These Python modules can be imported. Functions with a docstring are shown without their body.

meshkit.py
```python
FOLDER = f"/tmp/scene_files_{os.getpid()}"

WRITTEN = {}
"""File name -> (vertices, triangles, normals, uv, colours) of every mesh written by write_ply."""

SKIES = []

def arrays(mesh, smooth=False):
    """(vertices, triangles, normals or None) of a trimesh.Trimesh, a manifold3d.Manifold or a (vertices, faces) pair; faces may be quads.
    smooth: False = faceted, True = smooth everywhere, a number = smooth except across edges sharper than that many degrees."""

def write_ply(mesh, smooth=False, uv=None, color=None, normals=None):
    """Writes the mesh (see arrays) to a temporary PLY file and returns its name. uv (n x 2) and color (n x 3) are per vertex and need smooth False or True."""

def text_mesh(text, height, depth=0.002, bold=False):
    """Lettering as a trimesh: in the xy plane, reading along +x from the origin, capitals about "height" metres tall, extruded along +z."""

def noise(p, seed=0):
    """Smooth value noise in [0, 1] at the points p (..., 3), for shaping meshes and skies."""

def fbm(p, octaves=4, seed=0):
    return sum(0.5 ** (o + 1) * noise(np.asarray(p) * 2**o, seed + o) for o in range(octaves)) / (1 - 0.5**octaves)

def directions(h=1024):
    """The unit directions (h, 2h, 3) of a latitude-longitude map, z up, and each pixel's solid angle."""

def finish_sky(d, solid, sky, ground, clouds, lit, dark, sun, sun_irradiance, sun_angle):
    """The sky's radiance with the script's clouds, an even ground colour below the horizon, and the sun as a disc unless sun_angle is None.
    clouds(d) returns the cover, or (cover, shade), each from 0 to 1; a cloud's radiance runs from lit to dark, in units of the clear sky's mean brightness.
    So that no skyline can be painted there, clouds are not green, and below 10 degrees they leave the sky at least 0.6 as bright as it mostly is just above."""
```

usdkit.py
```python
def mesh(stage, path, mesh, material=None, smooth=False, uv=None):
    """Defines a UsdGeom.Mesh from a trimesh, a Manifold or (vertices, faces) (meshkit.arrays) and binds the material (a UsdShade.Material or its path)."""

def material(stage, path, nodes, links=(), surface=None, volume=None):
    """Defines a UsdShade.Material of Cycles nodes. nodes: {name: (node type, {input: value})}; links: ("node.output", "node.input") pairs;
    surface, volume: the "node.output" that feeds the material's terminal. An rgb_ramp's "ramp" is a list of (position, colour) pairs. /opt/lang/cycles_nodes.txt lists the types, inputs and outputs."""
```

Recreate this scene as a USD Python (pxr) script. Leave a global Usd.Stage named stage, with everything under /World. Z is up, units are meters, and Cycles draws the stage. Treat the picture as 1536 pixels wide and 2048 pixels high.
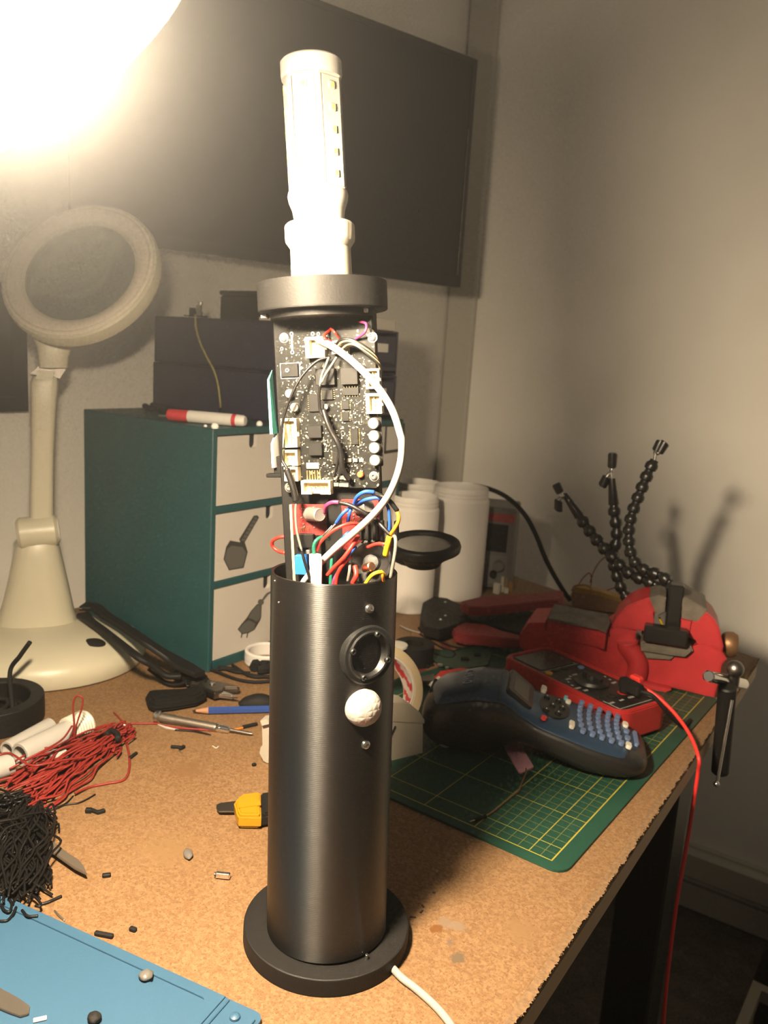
import math, random
import numpy as np, trimesh, manifold3d as m3
from shapely.geometry import Polygon, LineString, Point, box as sbox
from shapely.ops import unary_union
import usdkit, meshkit
from pxr import Usd, UsdGeom, UsdLux, UsdShade, Gf, Sdf, Vt

stage = Usd.Stage.CreateInMemory()
UsdGeom.SetStageUpAxis(stage, UsdGeom.Tokens.z)
UsdGeom.SetStageMetersPerUnit(stage, 1.0)
UsdGeom.Xform.Define(stage, '/World')
A = np.array
TZ = 0.70                                   # height of the bench top above the floor; below, z = 0 is the bench top
# ---------------------------------------------------------------- camera
CAM = A([0.2180556, -0.56332148, 0.38740299])
RM = A([[0.8060884501730704, 0.5885354336393174, 0.06202784736357009],
        [0.1630607979182534, -0.12012712575272222, -0.9792755740038921],
        [-0.5688871475783577, 0.7994970400253967, -0.1928001460341498]])   # rows: right, down, forward
FPX = 1650.0
cam = UsdGeom.Camera.Define(stage, '/World/camera')
cam.CreateHorizontalApertureAttr(36.0); cam.CreateVerticalApertureAttr(48.0)
cam.CreateFocalLengthAttr(36.0 * FPX / 1536.0)
cam.CreateClippingRangeAttr(Gf.Vec2f(0.01, 50.0))
cam.CreateFStopAttr(17.0); cam.CreateFocusDistanceAttr(0.55)
cam.CreateExposureAttr(0.0)
_m = np.eye(4); _m[0, :3] = RM[0]; _m[1, :3] = -RM[1]; _m[2, :3] = -RM[2]; _m[3, :3] = CAM + [0, 0, TZ]
cam.AddTransformOp().Set(Gf.Matrix4d(*_m.ravel().tolist()))
# ---------------------------------------------------------------- light: one warm globe lamp over the near left corner of the bench
LAMP = A([-0.060, -0.408, 0.490]); LAMP_R = 0.034; LAMP_POWER = 1330.0
LAMP_TINT = (1.0, 0.80, 0.545)
HAZE = 0.036
dome = UsdLux.DomeLight.Define(stage, '/World/room_fill')             # what the rest of the room sends back
dome.CreateColorAttr(Gf.Vec3f(1.0, 0.84, 0.64)); dome.CreateIntensityAttr(0.045)
# ---------------------------------------------------------------- points on the bench, as surveyed from the photograph
def ray(x, y): return RM.T @ A([(x - 768) / FPX, (y - 1024) / FPX, 1.0])
def at(x, y, z=0.0):
    d = ray(x, y); return CAM + (z - CAM[2]) / d[2] * d
def onp(x, y, p0, n):
    d = ray(x, y); n = A(n, float); return CAM + ((A(p0, float) - CAM) @ n) / (d @ n) * d
def dep(x, y, k): return CAM + k * ray(x, y)
# ---------------------------------------------------------------- scene tree
_used = {}
def numbered(parent, name):
    k = parent + '/' + name; n = _used.get(k, 0); _used[k] = n + 1
    return k if n == 0 else f'{k}_{n:03d}'
ORG = {}
def meta(prim, label=None, cat=None, group=None, kind=None):
    for k, v in (('label', label), ('category', cat), ('group', group), ('kind', kind)):
        if v: prim.SetCustomDataByKey(k, v)
    return prim
def thing(name, label, cat, loc, group=None):
    p = numbered('/World', name); x = UsdGeom.Xform.Define(stage, p); loc = A(loc, float)
    x.AddTranslateOp().Set(Gf.Vec3d(*(loc + [0, 0, TZ]).tolist())); ORG[p] = loc
    meta(x.GetPrim(), label, cat, group); return p
def obj(name, mesh, mat, parent=None, smooth=35, label=None, cat=None, group=None, kind=None, loc=None):
    p = numbered(parent or '/World', name)
    if isinstance(mesh, (list, tuple)) and not (len(mesh) == 2 and isinstance(mesh[0], np.ndarray)): mesh = cat_(mesh)
    v, f, n = meshkit.arrays(mesh, smooth)
    if parent:
        o = ORG[parent]
    else:
        o = A(loc, float) if loc is not None else A([(v[:, 0].min() + v[:, 0].max()) / 2, (v[:, 1].min() + v[:, 1].max()) / 2, v[:, 2].min()])
    m = UsdGeom.Mesh.Define(stage, p)
    m.CreatePointsAttr(Vt.Vec3fArray.FromNumpy((v - o).astype(np.float32)))
    m.CreateFaceVertexCountsAttr(Vt.IntArray.FromNumpy(np.full(len(f), 3, np.int32)))
    m.CreateFaceVertexIndicesAttr(Vt.IntArray.FromNumpy(f.astype(np.int32).ravel()))
    m.CreateSubdivisionSchemeAttr('none')
    if n is not None:
        m.CreateNormalsAttr(Vt.Vec3fArray.FromNumpy(n.astype(np.float32))); m.SetNormalsInterpolation('vertex')
    if not parent: m.AddTranslateOp().Set(Gf.Vec3d(*(o + [0, 0, TZ]).tolist()))
    UsdShade.MaterialBindingAPI.Apply(m.GetPrim()).Bind(mat)
    ORG[p] = o; meta(m.GetPrim(), label, cat, group, kind); return p
# ---------------------------------------------------------------- shapes
def cat_(ms): return trimesh.util.concatenate([tri(m) for m in ms])
def tri(m):
    if isinstance(m, trimesh.Trimesh): return m
    v, f, _ = meshkit.arrays(m); return trimesh.Trimesh(v, f, process=False)
def frame(x, y=None, z=None, o=(0, 0, 0)):
    """4x4 with the given axes (z from x and y, or y from z and x) and origin."""
    M = np.eye(4); x = A(x, float); x /= np.linalg.norm(x)
    if z is not None:
        z = A(z, float); z = z - (z @ x) * x; z /= np.linalg.norm(z); y = np.cross(z, x)
    else:
        y = A(y, float); y = y - (y @ x) * x; y /= np.linalg.norm(y); z = np.cross(x, y)
    M[:3, 0], M[:3, 1], M[:3, 2], M[:3, 3] = x, y, z, o; return M
def axis_frame(z, o=(0, 0, 0), hint=(1, 0, 0)):
    z = A(z, float); z /= np.linalg.norm(z); h = A(hint, float); h = h - (h @ z) * z; h /= np.linalg.norm(h)
    M = np.eye(4); M[:3, 0], M[:3, 1], M[:3, 2], M[:3, 3] = h, np.cross(z, h), z, o; return M
def tf(mesh, M):
    m = tri(mesh).copy(); m.apply_transform(M); return m
def rotz(a, o=(0, 0, 0)):
    M = np.eye(4); c, s = math.cos(a), math.sin(a); M[:2, :2] = [[c, -s], [s, c]]; M[:3, 3] = o; return M
def hull(pts): return trimesh.convex.convex_hull(A(pts, float))
def cbox(size, ch=0.001, c=(0, 0, 0)):
    """A box with chamfered edges about the centre c."""
    h = A(size, float) / 2; ch = min(ch, h.min() * 0.9); P = []
    for s in np.ndindex(2, 2, 2):
        s = A(s) * 2 - 1
        for k in range(3):
            q = h - ch; q[k] = h[k]; P.append(s * q)
    return hull(A(P) + c)
def box0(lo, hi, ch=0.001):
    lo, hi = A(lo, float), A(hi, float); return cbox(hi - lo, ch, (lo + hi) / 2)
def lathe(profile, n=40, closed=False):
    """Revolves (r, z) points about z."""
    p = A(profile, float); a = np.arange(n) * 2 * np.pi / n
    if closed: p = np.vstack([p, p[:1]])
    V = np.stack([p[:, 0][:, None] * np.cos(a), p[:, 0][:, None] * np.sin(a), np.repeat(p[:, 1][:, None], n, 1)], -1)
    k = len(p); F = []
    i, j = np.meshgrid(np.arange(k - 1), np.arange(n), indexing='ij'); i, j = i.ravel(), j.ravel(); j2 = (j + 1) % n
    q = np.stack([i * n + j, i * n + j2, (i + 1) * n + j2, (i + 1) * n + j], 1)
    F = np.vstack([q[:, [0, 1, 2]], q[:, [0, 2, 3]]])
    m = trimesh.Trimesh(V.reshape(-1, 3), F, process=False); m.merge_vertices(); m.update_faces(m.nondegenerate_faces()); return m
def disc(r, h, n=32, ch=0.0005): return lathe([(0, 0), (r - ch, 0), (r, ch), (r, h - ch), (r - ch, h), (0, h)], n)
def ring(ro, ri, h, n=40, ch=0.0008):
    return lathe([(ri + ch, 0), (ro - ch, 0), (ro, ch), (ro, h - ch), (ro - ch, h), (ri + ch, h), (ri, h - ch), (ri, ch)], n, True)
def cyl(p0, p1, r, n=16, r1=None, ch=None):
    p0, p1 = A(p0, float), A(p1, float); L = np.linalg.norm(p1 - p0); r1 = r if r1 is None else r1; c = min(r, r1, L) * 0.2 if ch is None else ch
    return tf(lathe([(0, 0), (r - c, 0), (r, c), (r1, L - c), (r1 - c, L), (0, L)], n), axis_frame(p1 - p0, p0, (0.3, 0.5, 0.8)))
def spline(pts, k=8):
    """Catmull-Rom through the points."""
    p = A(pts, float)
    if len(p) < 3: return p
    P = np.vstack([2 * p[0] - p[1], p, 2 * p[-1] - p[-2]]); out = []
    for i in range(1, len(P) - 2):
        t = np.linspace(0, 1, k, endpoint=False)[:, None]
        a, b, c, d = P[i - 1], P[i], P[i + 1], P[i + 2]
        out.append(0.5 * (2 * b + (c - a) * t + (2 * a - 5 * b + 4 * c - d) * t ** 2 + (3 * b - a - 3 * c + d) * t ** 3))
    return np.vstack(out + [p[-1:]])
def tube(pts, r, n=8, k=8, smooth=True):
    p = spline(pts, k) if smooth else A(pts, float); m = len(p); r = np.broadcast_to(A(r, float), (m,)) if np.ndim(r) == 0 or len(r) == m else np.interp(np.linspace(0, 1, m), np.linspace(0, 1, len(r)), r)
    t = np.gradient(p, axis=0); t /= np.maximum(np.linalg.norm(t, axis=1, keepdims=True), 1e-9)
    u = np.cross(t[0], [0.31, 0.2, 0.93]); u /= np.linalg.norm(u); V = []
    a = np.arange(n) * 2 * np.pi / n
    for i in range(m):
        u = u - (u @ t[i]) * t[i]; u /= np.linalg.norm(u); w = np.cross(t[i], u)
        V.append(p[i] + r[i] * (np.cos(a)[:, None] * u + np.sin(a)[:, None] * w))
    V = np.vstack(V + [p[:1], p[-1:]]); F = []
    i, j = np.meshgrid(np.arange(m - 1), np.arange(n), indexing='ij'); i, j = i.ravel(), j.ravel(); j2 = (j + 1) % n
    F = [np.stack([i * n + j, i * n + j2, (i + 1) * n + j2], 1), np.stack([i * n + j, (i + 1) * n + j2, (i + 1) * n + j], 1)]
    e = np.arange(n); F += [np.stack([(e + 1) % n, e, np.full(n, m * n)], 1), np.stack([(m - 1) * n + e, (m - 1) * n + (e + 1) % n, np.full(n, m * n + 1)], 1)]
    return trimesh.Trimesh(V, np.vstack(F), process=False)
def prism(poly, z0, z1, M=None):
    if not isinstance(poly, Polygon) and not hasattr(poly, 'geoms'): poly = Polygon(poly)
    if not poly.is_valid: poly = poly.buffer(0)
    m = trimesh.util.concatenate([trimesh.creation.extrude_polygon(g, z1 - z0, engine='earcut') for g in getattr(poly, 'geoms', [poly])])
    m.apply_translation([0, 0, z0]); return tf(m, M) if M is not None else m
def bprism(poly, z0, z1, ch, M=None):
    """A prism with a chamfer along its top and bottom rims."""
    if not isinstance(poly, Polygon): poly = Polygon(poly)
    inner = poly.buffer(-ch, join_style=1)
    cs = lambda g: m3.CrossSection([np.asarray(r.coords)[:-1] for r in [g.exterior, *g.interiors]], m3.FillRule.EvenOdd)
    body = m3.Manifold.extrude(cs(poly), z1 - z0 - 2 * ch).translate((0, 0, z0 + ch))
    out = tri(body)
    if inner.geom_type == 'Polygon' and not inner.is_empty and len(inner.interiors) == len(poly.interiors):
        cap = m3.Manifold.extrude(cs(inner), z1 - z0).translate((0, 0, z0))
        mid = inner.buffer(ch * 0.6, join_style=1)
        out = tri(body + cap + m3.Manifold.extrude(cs(mid), z1 - z0 - 0.6 * ch).translate((0, 0, z0 + 0.3 * ch)))
    return tf(out, M) if M is not None else out
def rrect(w, h, r, c=(0, 0)): return sbox(c[0] - w / 2 + r, c[1] - h / 2 + r, c[0] + w / 2 - r, c[1] + h / 2 - r).buffer(r, quad_segs=5)
def loft(sections, caps=True):
    """Joins equal-length closed rings of points into one skin."""
    S = A(sections, float); k, n = S.shape[:2]; V = S.reshape(-1, 3)
    i, j = np.meshgrid(np.arange(k - 1), np.arange(n), indexing='ij'); i, j = i.ravel(), j.ravel(); j2 = (j + 1) % n
    F = [np.stack([i * n + j, i * n + j2, (i + 1) * n + j2], 1), np.stack([i * n + j, (i + 1) * n + j2, (i + 1) * n + j], 1)]
    if caps:
        V = np.vstack([V, S[0].mean(0), S[-1].mean(0)]); e = np.arange(n)
        F += [np.stack([(e + 1) % n, e, np.full(n, k * n)], 1), np.stack([(k - 1) * n + e, (k - 1) * n + (e + 1) % n, np.full(n, k * n + 1)], 1)]
    m = trimesh.Trimesh(V, np.vstack(F), process=False); m.fix_normals(); return m
def sphere(c, r, sub=2, sc=(1, 1, 1)):
    m = trimesh.creation.icosphere(subdivisions=sub, radius=r); m.apply_scale(sc); m.apply_translation(c); return m
def solid(m):
    m = tri(m); m.merge_vertices(); return m3.Manifold(m3.Mesh(np.asarray(m.vertices, np.float32), np.asarray(m.faces, np.uint32)))
# ---------------------------------------------------------------- materials
LK = '/World/Looks'
UsdGeom.Scope.Define(stage, LK)
def mat(name, color, rough=0.5, metal=0.0, bump=0.0, bscale=400, spec=0.5, vary=0.0, vscale=30, coat=0.0, **kw):
    nodes = {'p': ('principled_bsdf', {'base_color': tuple(color), 'roughness': rough, 'metallic': metal, 'specular_ior_level': spec, 'coat_weight': coat, **kw})}
    links = []
    nodes['tc'] = ('texture_coordinate', {})
    if vary:
        c = A(color)
        nodes['n'] = ('noise_texture', {'scale': vscale, 'detail': 5.0}); links.append(('tc.object', 'n.vector'))
        nodes['r'] = ('rgb_ramp', {'ramp': [(0.3, tuple(c * (1 - vary))), (0.7, tuple(np.minimum(c * (1 + vary), 1)))]})
        links += [('n.fac', 'r.fac'), ('r.color', 'p.base_color')]
    if bump:
        nodes['bn'] = ('noise_texture', {'scale': bscale, 'detail': 3.0}); nodes['b'] = ('bump', {'strength': bump, 'distance': 0.001})
        links += [('tc.object', 'bn.vector'), ('bn.fac', 'b.height'), ('b.normal', 'p.normal')]
    return usdkit.material(stage, f'{LK}/{name}', nodes, links, surface='p.BSDF')
def S(r, g, b):
    c = A([r, g, b]) / 255.0; return tuple(np.where(c < 0.04045, c / 12.92, ((c + 0.055) / 1.055) ** 2.4))
M_ = {}
def Mt(name, *a, **k):
    if name not in M_: M_[name] = mat(name, *a, **k)
    return M_[name]
black_plastic = mat('black_plastic', (0.008, 0.008, 0.008), 0.42, bump=0.15, spec=0.3)
soft_black = mat('soft_black', (0.008, 0.0075, 0.0072), 0.55, bump=0.2, spec=0.25)
rubber = mat('rubber', (0.009, 0.0085, 0.008), 0.7, spec=0.2)
steel = mat('steel', (0.62, 0.60, 0.57), 0.28, 1.0, bump=0.05)
dark_steel = mat('dark_steel', (0.22, 0.20, 0.18), 0.38, 1.0, bump=0.1)
chrome = mat('chrome', (0.8, 0.78, 0.75), 0.12, 1.0)
white_plastic = mat('white_plastic', (0.78, 0.76, 0.72), 0.4)
cream_plastic = mat('cream_plastic', (0.50, 0.465, 0.355), 0.38, bump=0.03)
red_paint = mat('red_paint', (0.40, 0.026, 0.030), 0.42, bump=0.12, bscale=150, vary=0.12, vscale=40)
red_rubber = mat('red_rubber', (0.62, 0.03, 0.025), 0.5)
copper = mat('copper', (0.8, 0.42, 0.25), 0.3, 1.0)
gold_pin = mat('gold_pin', (0.85, 0.65, 0.32), 0.3, 1.0)
tin = mat('tin', (0.75, 0.72, 0.66), 0.35, 1.0)
# ================================================================ the setting
WX, WY, FZ, CZ = -0.785, 1.08, -TZ, 1.75
wall_paint = mat('wall_paint', (0.78, 0.745, 0.68), 0.75, bump=0.25, bscale=90, vary=0.035, vscale=6)
wall_paint2 = mat('wall_paint_right', (0.88, 0.84, 0.765), 0.75, bump=0.25, bscale=90, vary=0.04, vscale=5)
trim_paint = mat('trim_paint', (0.50, 0.47, 0.41), 0.55, bump=0.1)
lino = mat('dark_lino', (0.06, 0.05, 0.04), 0.6, vary=0.3, vscale=25)
def wally(x): return WY + 0.04 * x                                    # the right wall is not quite square to the bench
wa = math.atan(0.04)
def slab(name, lo, hi, m): return obj(name, box0(lo, hi, 0.0005), m, kind='structure', smooth=False)
slab('floor', (WX - 0.1, -1.2, FZ - 0.05), (2.3, 1.3, FZ), lino)
slab('wall_left', (WX - 0.06, -1.2, FZ), (WX, wally(WX) , CZ), wall_paint)
obj('wall_right', prism([(WX - 0.06, wally(WX - 0.06)), (2.2, wally(2.2)), (2.2, wally(2.2) + 0.06), (WX - 0.06, wally(WX - 0.06) + 0.06)], FZ, CZ), wall_paint2, kind='structure', smooth=False)
RW = frame((1, 0.04, 0), z=(0, 0, 1), o=(0, WY, 0))                  # right-wall frame: x along, -y into the room
def onwall(u0, u1, z0, z1, d, ch=0.002): return tf(box0((u0, -d, z0), (u1, 0.0, z1), ch), RW)
obj('trim_1', onwall(-0.783, -0.716, -0.45, CZ, 0.016, 0.004), trim_paint, kind='structure', smooth=False)
obj('trim_2', [onwall(-0.60, 2.15, -0.625, -0.565, 0.030, 0.006), onwall(-0.60, 2.15, -0.567, -0.558, 0.012, 0.002)], trim_paint, kind='structure', smooth=False)
obj('baseboard_right', onwall(-0.70, 2.15, FZ, FZ + 0.055, 0.014, 0.003), trim_paint, kind='structure', smooth=False)

# ---------------------------------------------------------------- workbench
def ex(y): return 0.0454 - 0.040 * y                                  # x of the bench's right edge
BY0, BY1, BX0, BYL = -0.47, 0.635, WX + 0.004, 0.86
TT = 0.0215
nodes = {'tc': ('texture_coordinate', {}), 'p': ('principled_bsdf', {'roughness': 0.62, 'specular_ior_level': 0.35}),
    'n1': ('noise_texture', {'scale': 620.0, 'detail': 3.0, 'roughness': 0.7}), 'v': ('voronoi_texture', {'scale': 520.0, 'randomness': 1.0}),
    'r1': ('rgb_ramp', {'ramp': [(0.22, (0.122, 0.064, 0.027)), (0.45, (0.186, 0.104, 0.048)), (0.62, (0.214, 0.125, 0.060)), (0.82, (0.30, 0.195, 0.105))]}),
    'n2': ('noise_texture', {'scale': 900.0, 'detail': 2.0}), 'r2': ('rgb_ramp', {'ramp': [(0.30, (0.42, 0.30, 0.20)), (0.42, (1, 1, 1))]}),
    'n3': ('noise_texture', {'scale': 9.0, 'detail': 4.0}), 'r3': ('rgb_ramp', {'ramp': [(0.3, (0.92, 0.91, 0.90)), (0.7, (1.0, 1.0, 1.0))]}),
    'm0': ('mix', {'mix_type': 'mix', 'fac': 0.45}), 'sv': ('separate_color', {}), 'rv': ('rgb_ramp', {'ramp': [(0.0, (0.120, 0.062, 0.026)), (0.5, (0.204, 0.115, 0.053)), (1.0, (0.29, 0.182, 0.098))]}),
    'm1': ('mix', {'mix_type': 'multiply', 'fac': 0.8}), 'm2': ('mix', {'mix_type': 'multiply', 'fac': 1.0}),
    'b': ('bump', {'strength': 0.25, 'distance': 0.0006})}
links = [('tc.object', 'n1.vector'), ('tc.object', 'v.vector'), ('tc.object', 'n2.vector'), ('tc.object', 'n3.vector'), ('n1.fac', 'r1.fac'), ('n2.fac', 'r2.fac'), ('n3.fac', 'r3.fac'),
    ('v.color', 'sv.color'), ('sv.r', 'rv.fac'), ('r1.color', 'm0.color1'), ('rv.color', 'm0.color2'), ('m0.color', 'm1.color1'), ('r2.color', 'm1.color2'), ('m1.color', 'm2.color1'), ('r3.color', 'm2.color2'),
    ('n1.fac', 'b.height'), ('b.normal', 'p.normal')]
# stains: a few blotches with a shape of their own (positions in the bench's own frame)
prev = 'm2.color'
for i, (px, py, rad, colr, str_) in enumerate([(890, 1845, 0.0065, (0.17, 0.115, 0.075), 0.6), (918, 1853, 0.006, (0.18, 0.125, 0.085), 0.55), (873, 1857, 0.0045, (0.13, 0.055, 0.015), 0.9), (918, 1916, 0.0052, (0.10, 0.072, 0.045), 0.8),
        (900, 1885, 0.0030, (0.12, 0.085, 0.065), 0.7), (1040, 1860, 0.016, (0.19, 0.11, 0.05), 0.3), (375, 1540, 0.02, (0.17, 0.09, 0.04), 0.3), (330, 1700, 0.03, (0.19, 0.11, 0.05), 0.25)]):
    c = at(px, py) - A([0, 0, 0]); s = f's{i}'
    nodes[s + 'd'] = ('vector_math', {'math_type': 'distance', 'vector2': tuple(c)})
    nodes[s + 'n'] = ('noise_texture', {'scale': 160.0, 'detail': 3.0}); nodes[s + 'k'] = ('math', {'math_type': 'multiply_add', 'value2': rad * 2.4, 'value3': -rad * 1.2})
    nodes[s + 'a'] = ('math', {'math_type': 'add'}); nodes[s + 'm'] = ('map_range', {'from_min': rad * 1.05, 'from_max': rad * 0.8, 'to_min': 0.0, 'to_max': str_})
    nodes[s + 'x'] = ('mix', {'mix_type': 'mix', 'color2': colr})
    links += [('tc.object', s + 'd.vector1'), ('tc.object', s + 'n.vector'), (s + 'n.fac', s + 'k.value1'), (s + 'd.value', s + 'a.value1'), (s + 'k.value', s + 'a.value2'), (s + 'a.value', s + 'm.value'), (s + 'm.result', s + 'x.fac'), (prev, s + 'x.color1')]
    prev = s + 'x.color'
links.append((prev, 'p.base_color'))
chipboard = usdkit.material(stage, LK + '/chipboard', nodes, links, surface='p.BSDF')
chip_edge = mat('chipboard_edge', (0.17, 0.10, 0.048), 0.8, bump=0.5, bscale=500, vary=0.3, vscale=300)
edge_strip = mat('edge_strip', (0.40, 0.28, 0.165), 0.6, bump=0.1)
bench = thing('workbench', 'particle board workbench with ragged sawn edge and black steel legs', 'workbench', (0, 0, 0))
obj('tabletop', bprism([(BX0, BY0), (ex(BY0) - 0.006, BY0), (ex(BY1) - 0.006, BY1), (BX0, BYL)], -0.0095, 0.0, 0.0004), chipboard, bench, smooth=False)
rng = np.random.default_rng(5)
ys = np.arange(BY0, BY1, 0.0011); rows = [(-0.0062, 0.0), (0.0, 0.0), (-0.0002, -0.0012), (-0.0012, -0.003), (-0.0022, -0.0052), (-0.003, -0.0075), (-0.0075, -0.0094)]
J = 0.0016 * (meshkit.fbm(np.c_[ys * 120, ys * 0, ys * 0], 3, 1) - 0.5)
S_ = []
for k, (dx, z) in enumerate(rows):
    jit = (J * 1.6 + rng.normal(0, 0.00055, len(ys)) * (1 if k in (1, 2, 3, 4, 5) else 0)) if k else J * 0
    S_.append(np.c_[ex(ys) + dx + jit, ys, np.full(len(ys), z) + (rng.normal(0, 0.00035, len(ys)) if k > 1 else 0)])
S_ = A(S_); k, n = S_.shape[:2]; i, j = np.meshgrid(np.arange(k - 1), np.arange(n - 1), indexing='ij'); i, j = i.ravel(), j.ravel()
obj('ragged_edge', (S_.reshape(-1, 3), np.stack([i * n + j, (i + 1) * n + j, (i + 1) * n + j + 1, i * n + j + 1], 1)), chip_edge, bench, smooth=False, label='frayed chipboard edge of the bench top')
obj('edge_board', prism([(BX0, BY0), (ex(BY0) - 0.0015, BY0), (ex(BY1) - 0.0015, BY1), (BX0, BYL)], -TT - 0.006, -0.0096), edge_strip, bench, smooth=False)
for lx, ly in ((-0.035, 0.43), (-0.03, -0.40), (WX + 0.06, 0.78), (WX + 0.06, -0.40)):
    obj('leg', box0((lx - 0.03, ly - 0.03, FZ), (lx + 0.03, ly + 0.03, -TT - 0.006), 0.003), black_plastic, bench, smooth=False)
obj('crossbar', box0((-0.05, -0.37, -0.085), (-0.02, 0.40, -0.0277), 0.002), black_plastic, bench, smooth=False)

# ---------------------------------------------------------------- haze: thin solder smoke in the lamp light
hz = usdkit.material(stage, LK + '/solder_smoke', {'v': ('principled_volume', {'color': (0.97, 0.97, 0.98), 'density': HAZE, 'anisotropy': 0.90})}, [], volume='v.volume')

# ---------------------------------------------------------------- globe lamp (the light itself)
glow = usdkit.material(stage, LK + '/lamp_glow', {'e': ('emission', {'color': LAMP_TINT, 'strength': LAMP_POWER})}, [], surface='e.emission')
lamp_white = mat('lamp_white', (0.8, 0.8, 0.78), 0.5)
gl = thing('globe_lamp', 'glowing white desk lamp blazing in the upper left corner', 'lamp', LAMP)
obj('globe', sphere(LAMP, LAMP_R, 4), glow, gl, smooth=True)
HAX = A([0.42, 0.45, -0.79]); HAX /= np.linalg.norm(HAX)                # where the lamp's shade points
HM = axis_frame(-HAX, LAMP, (0, 0, 1))
obj('shade', tf(lathe([(0.064, -0.022), (0.0655, -0.0215), (0.062, -0.004), (0.054, 0.018), (0.042, 0.036), (0.026, 0.047), (0.0, 0.051), (0.0, 0.0495), (0.025, 0.0455), (0.041, 0.0345), (0.0525, 0.017), (0.0605, -0.004), (0.0635, -0.0215)], 64, False), HM), lamp_white, gl, smooth=40)
obj('lamp_neck', tf(lathe([(0.0, 0.049), (0.019, 0.049), (0.021, 0.054), (0.021, 0.080), (0.016, 0.086), (0.016, 0.098), (0, 0.1)], 28), HM), white_plastic, gl)
arm = [LAMP - HAX * 0.097, LAMP - HAX * 0.13 + A([-0.02, -0.01, 0.04]), A([-0.40, -0.43, 0.62]), A([-0.62, -0.44, 0.40])]
obj('lamp_arm', tube(arm, 0.007, 12, 10), white_plastic, gl)
obj('lamp_post', [cyl((-0.62, -0.44, 0.0), (-0.62, -0.44, 0.41), 0.010, 16), tf(disc(0.07, 0.016, 40, 0.003), rotz(0, (-0.62, -0.44, 0)))], white_plastic, gl)
# ================================================================ the presence lamp in the middle (base, tube, electronics, LED bulb)
UP = A([0, 0, 1.0]); RT = A([0.8060884, 0.5885354, 0.0]); RT /= np.linalg.norm(RT)
TOC = A([0.614, -0.790, 0.0]); TOC /= np.linalg.norm(TOC)            # from the lamp towards the camera
BC = A([-0.0824, -0.1772, 0.0])
printed = usdkit.material(stage, LK + '/printed_black', {'tc': ('texture_coordinate', {}), 'p': ('principled_bsdf', {'base_color': (0.0045, 0.0042, 0.004), 'roughness': 0.35, 'specular_ior_level': 0.8, 'anisotropic': 0.93, 'anisotropic_rotation': 0.0}),
    't': ('combine_xyz', {'x': 0.0, 'y': 0.0, 'z': 1.0}), 'w': ('wave_texture', {'wave_type': 'bands', 'bands_direction': 'z', 'scale': 260.0, 'distortion': 0.1, 'detail': 1.0}), 'b': ('bump', {'strength': 0.10, 'distance': 0.0003})},
    [('t.vector', 'p.tangent'), ('tc.object', 'w.vector'), ('w.fac', 'b.height'), ('b.normal', 'p.normal')], surface='p.BSDF')
printed2 = mat('printed_black_matt', (0.0080, 0.0075, 0.0070), 0.6, bump=0.12, bscale=700, spec=0.2)
chassis_black = mat('chassis_black', (0.0045, 0.0042, 0.004), 0.55, spec=0.15)
dev = thing('presence_lamp', 'tall black 3D-printed lamp with exposed circuit board standing on a round base', 'lamp', BC)
obj('base', tf(lathe([(0, 0), (0.0545, 0), (0.055, 0.0006), (0.055, 0.0105), (0.0547, 0.0115), (0.0540, 0.0119), (0, 0.0119)], 96), rotz(0, BC)), printed2, dev, smooth=25)
for az in (-8, 172):
    d = RT * math.cos(math.radians(az)) + np.cross(UP, RT) * math.sin(math.radians(az))
pin = at(733, 1918, 0.0119)
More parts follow.
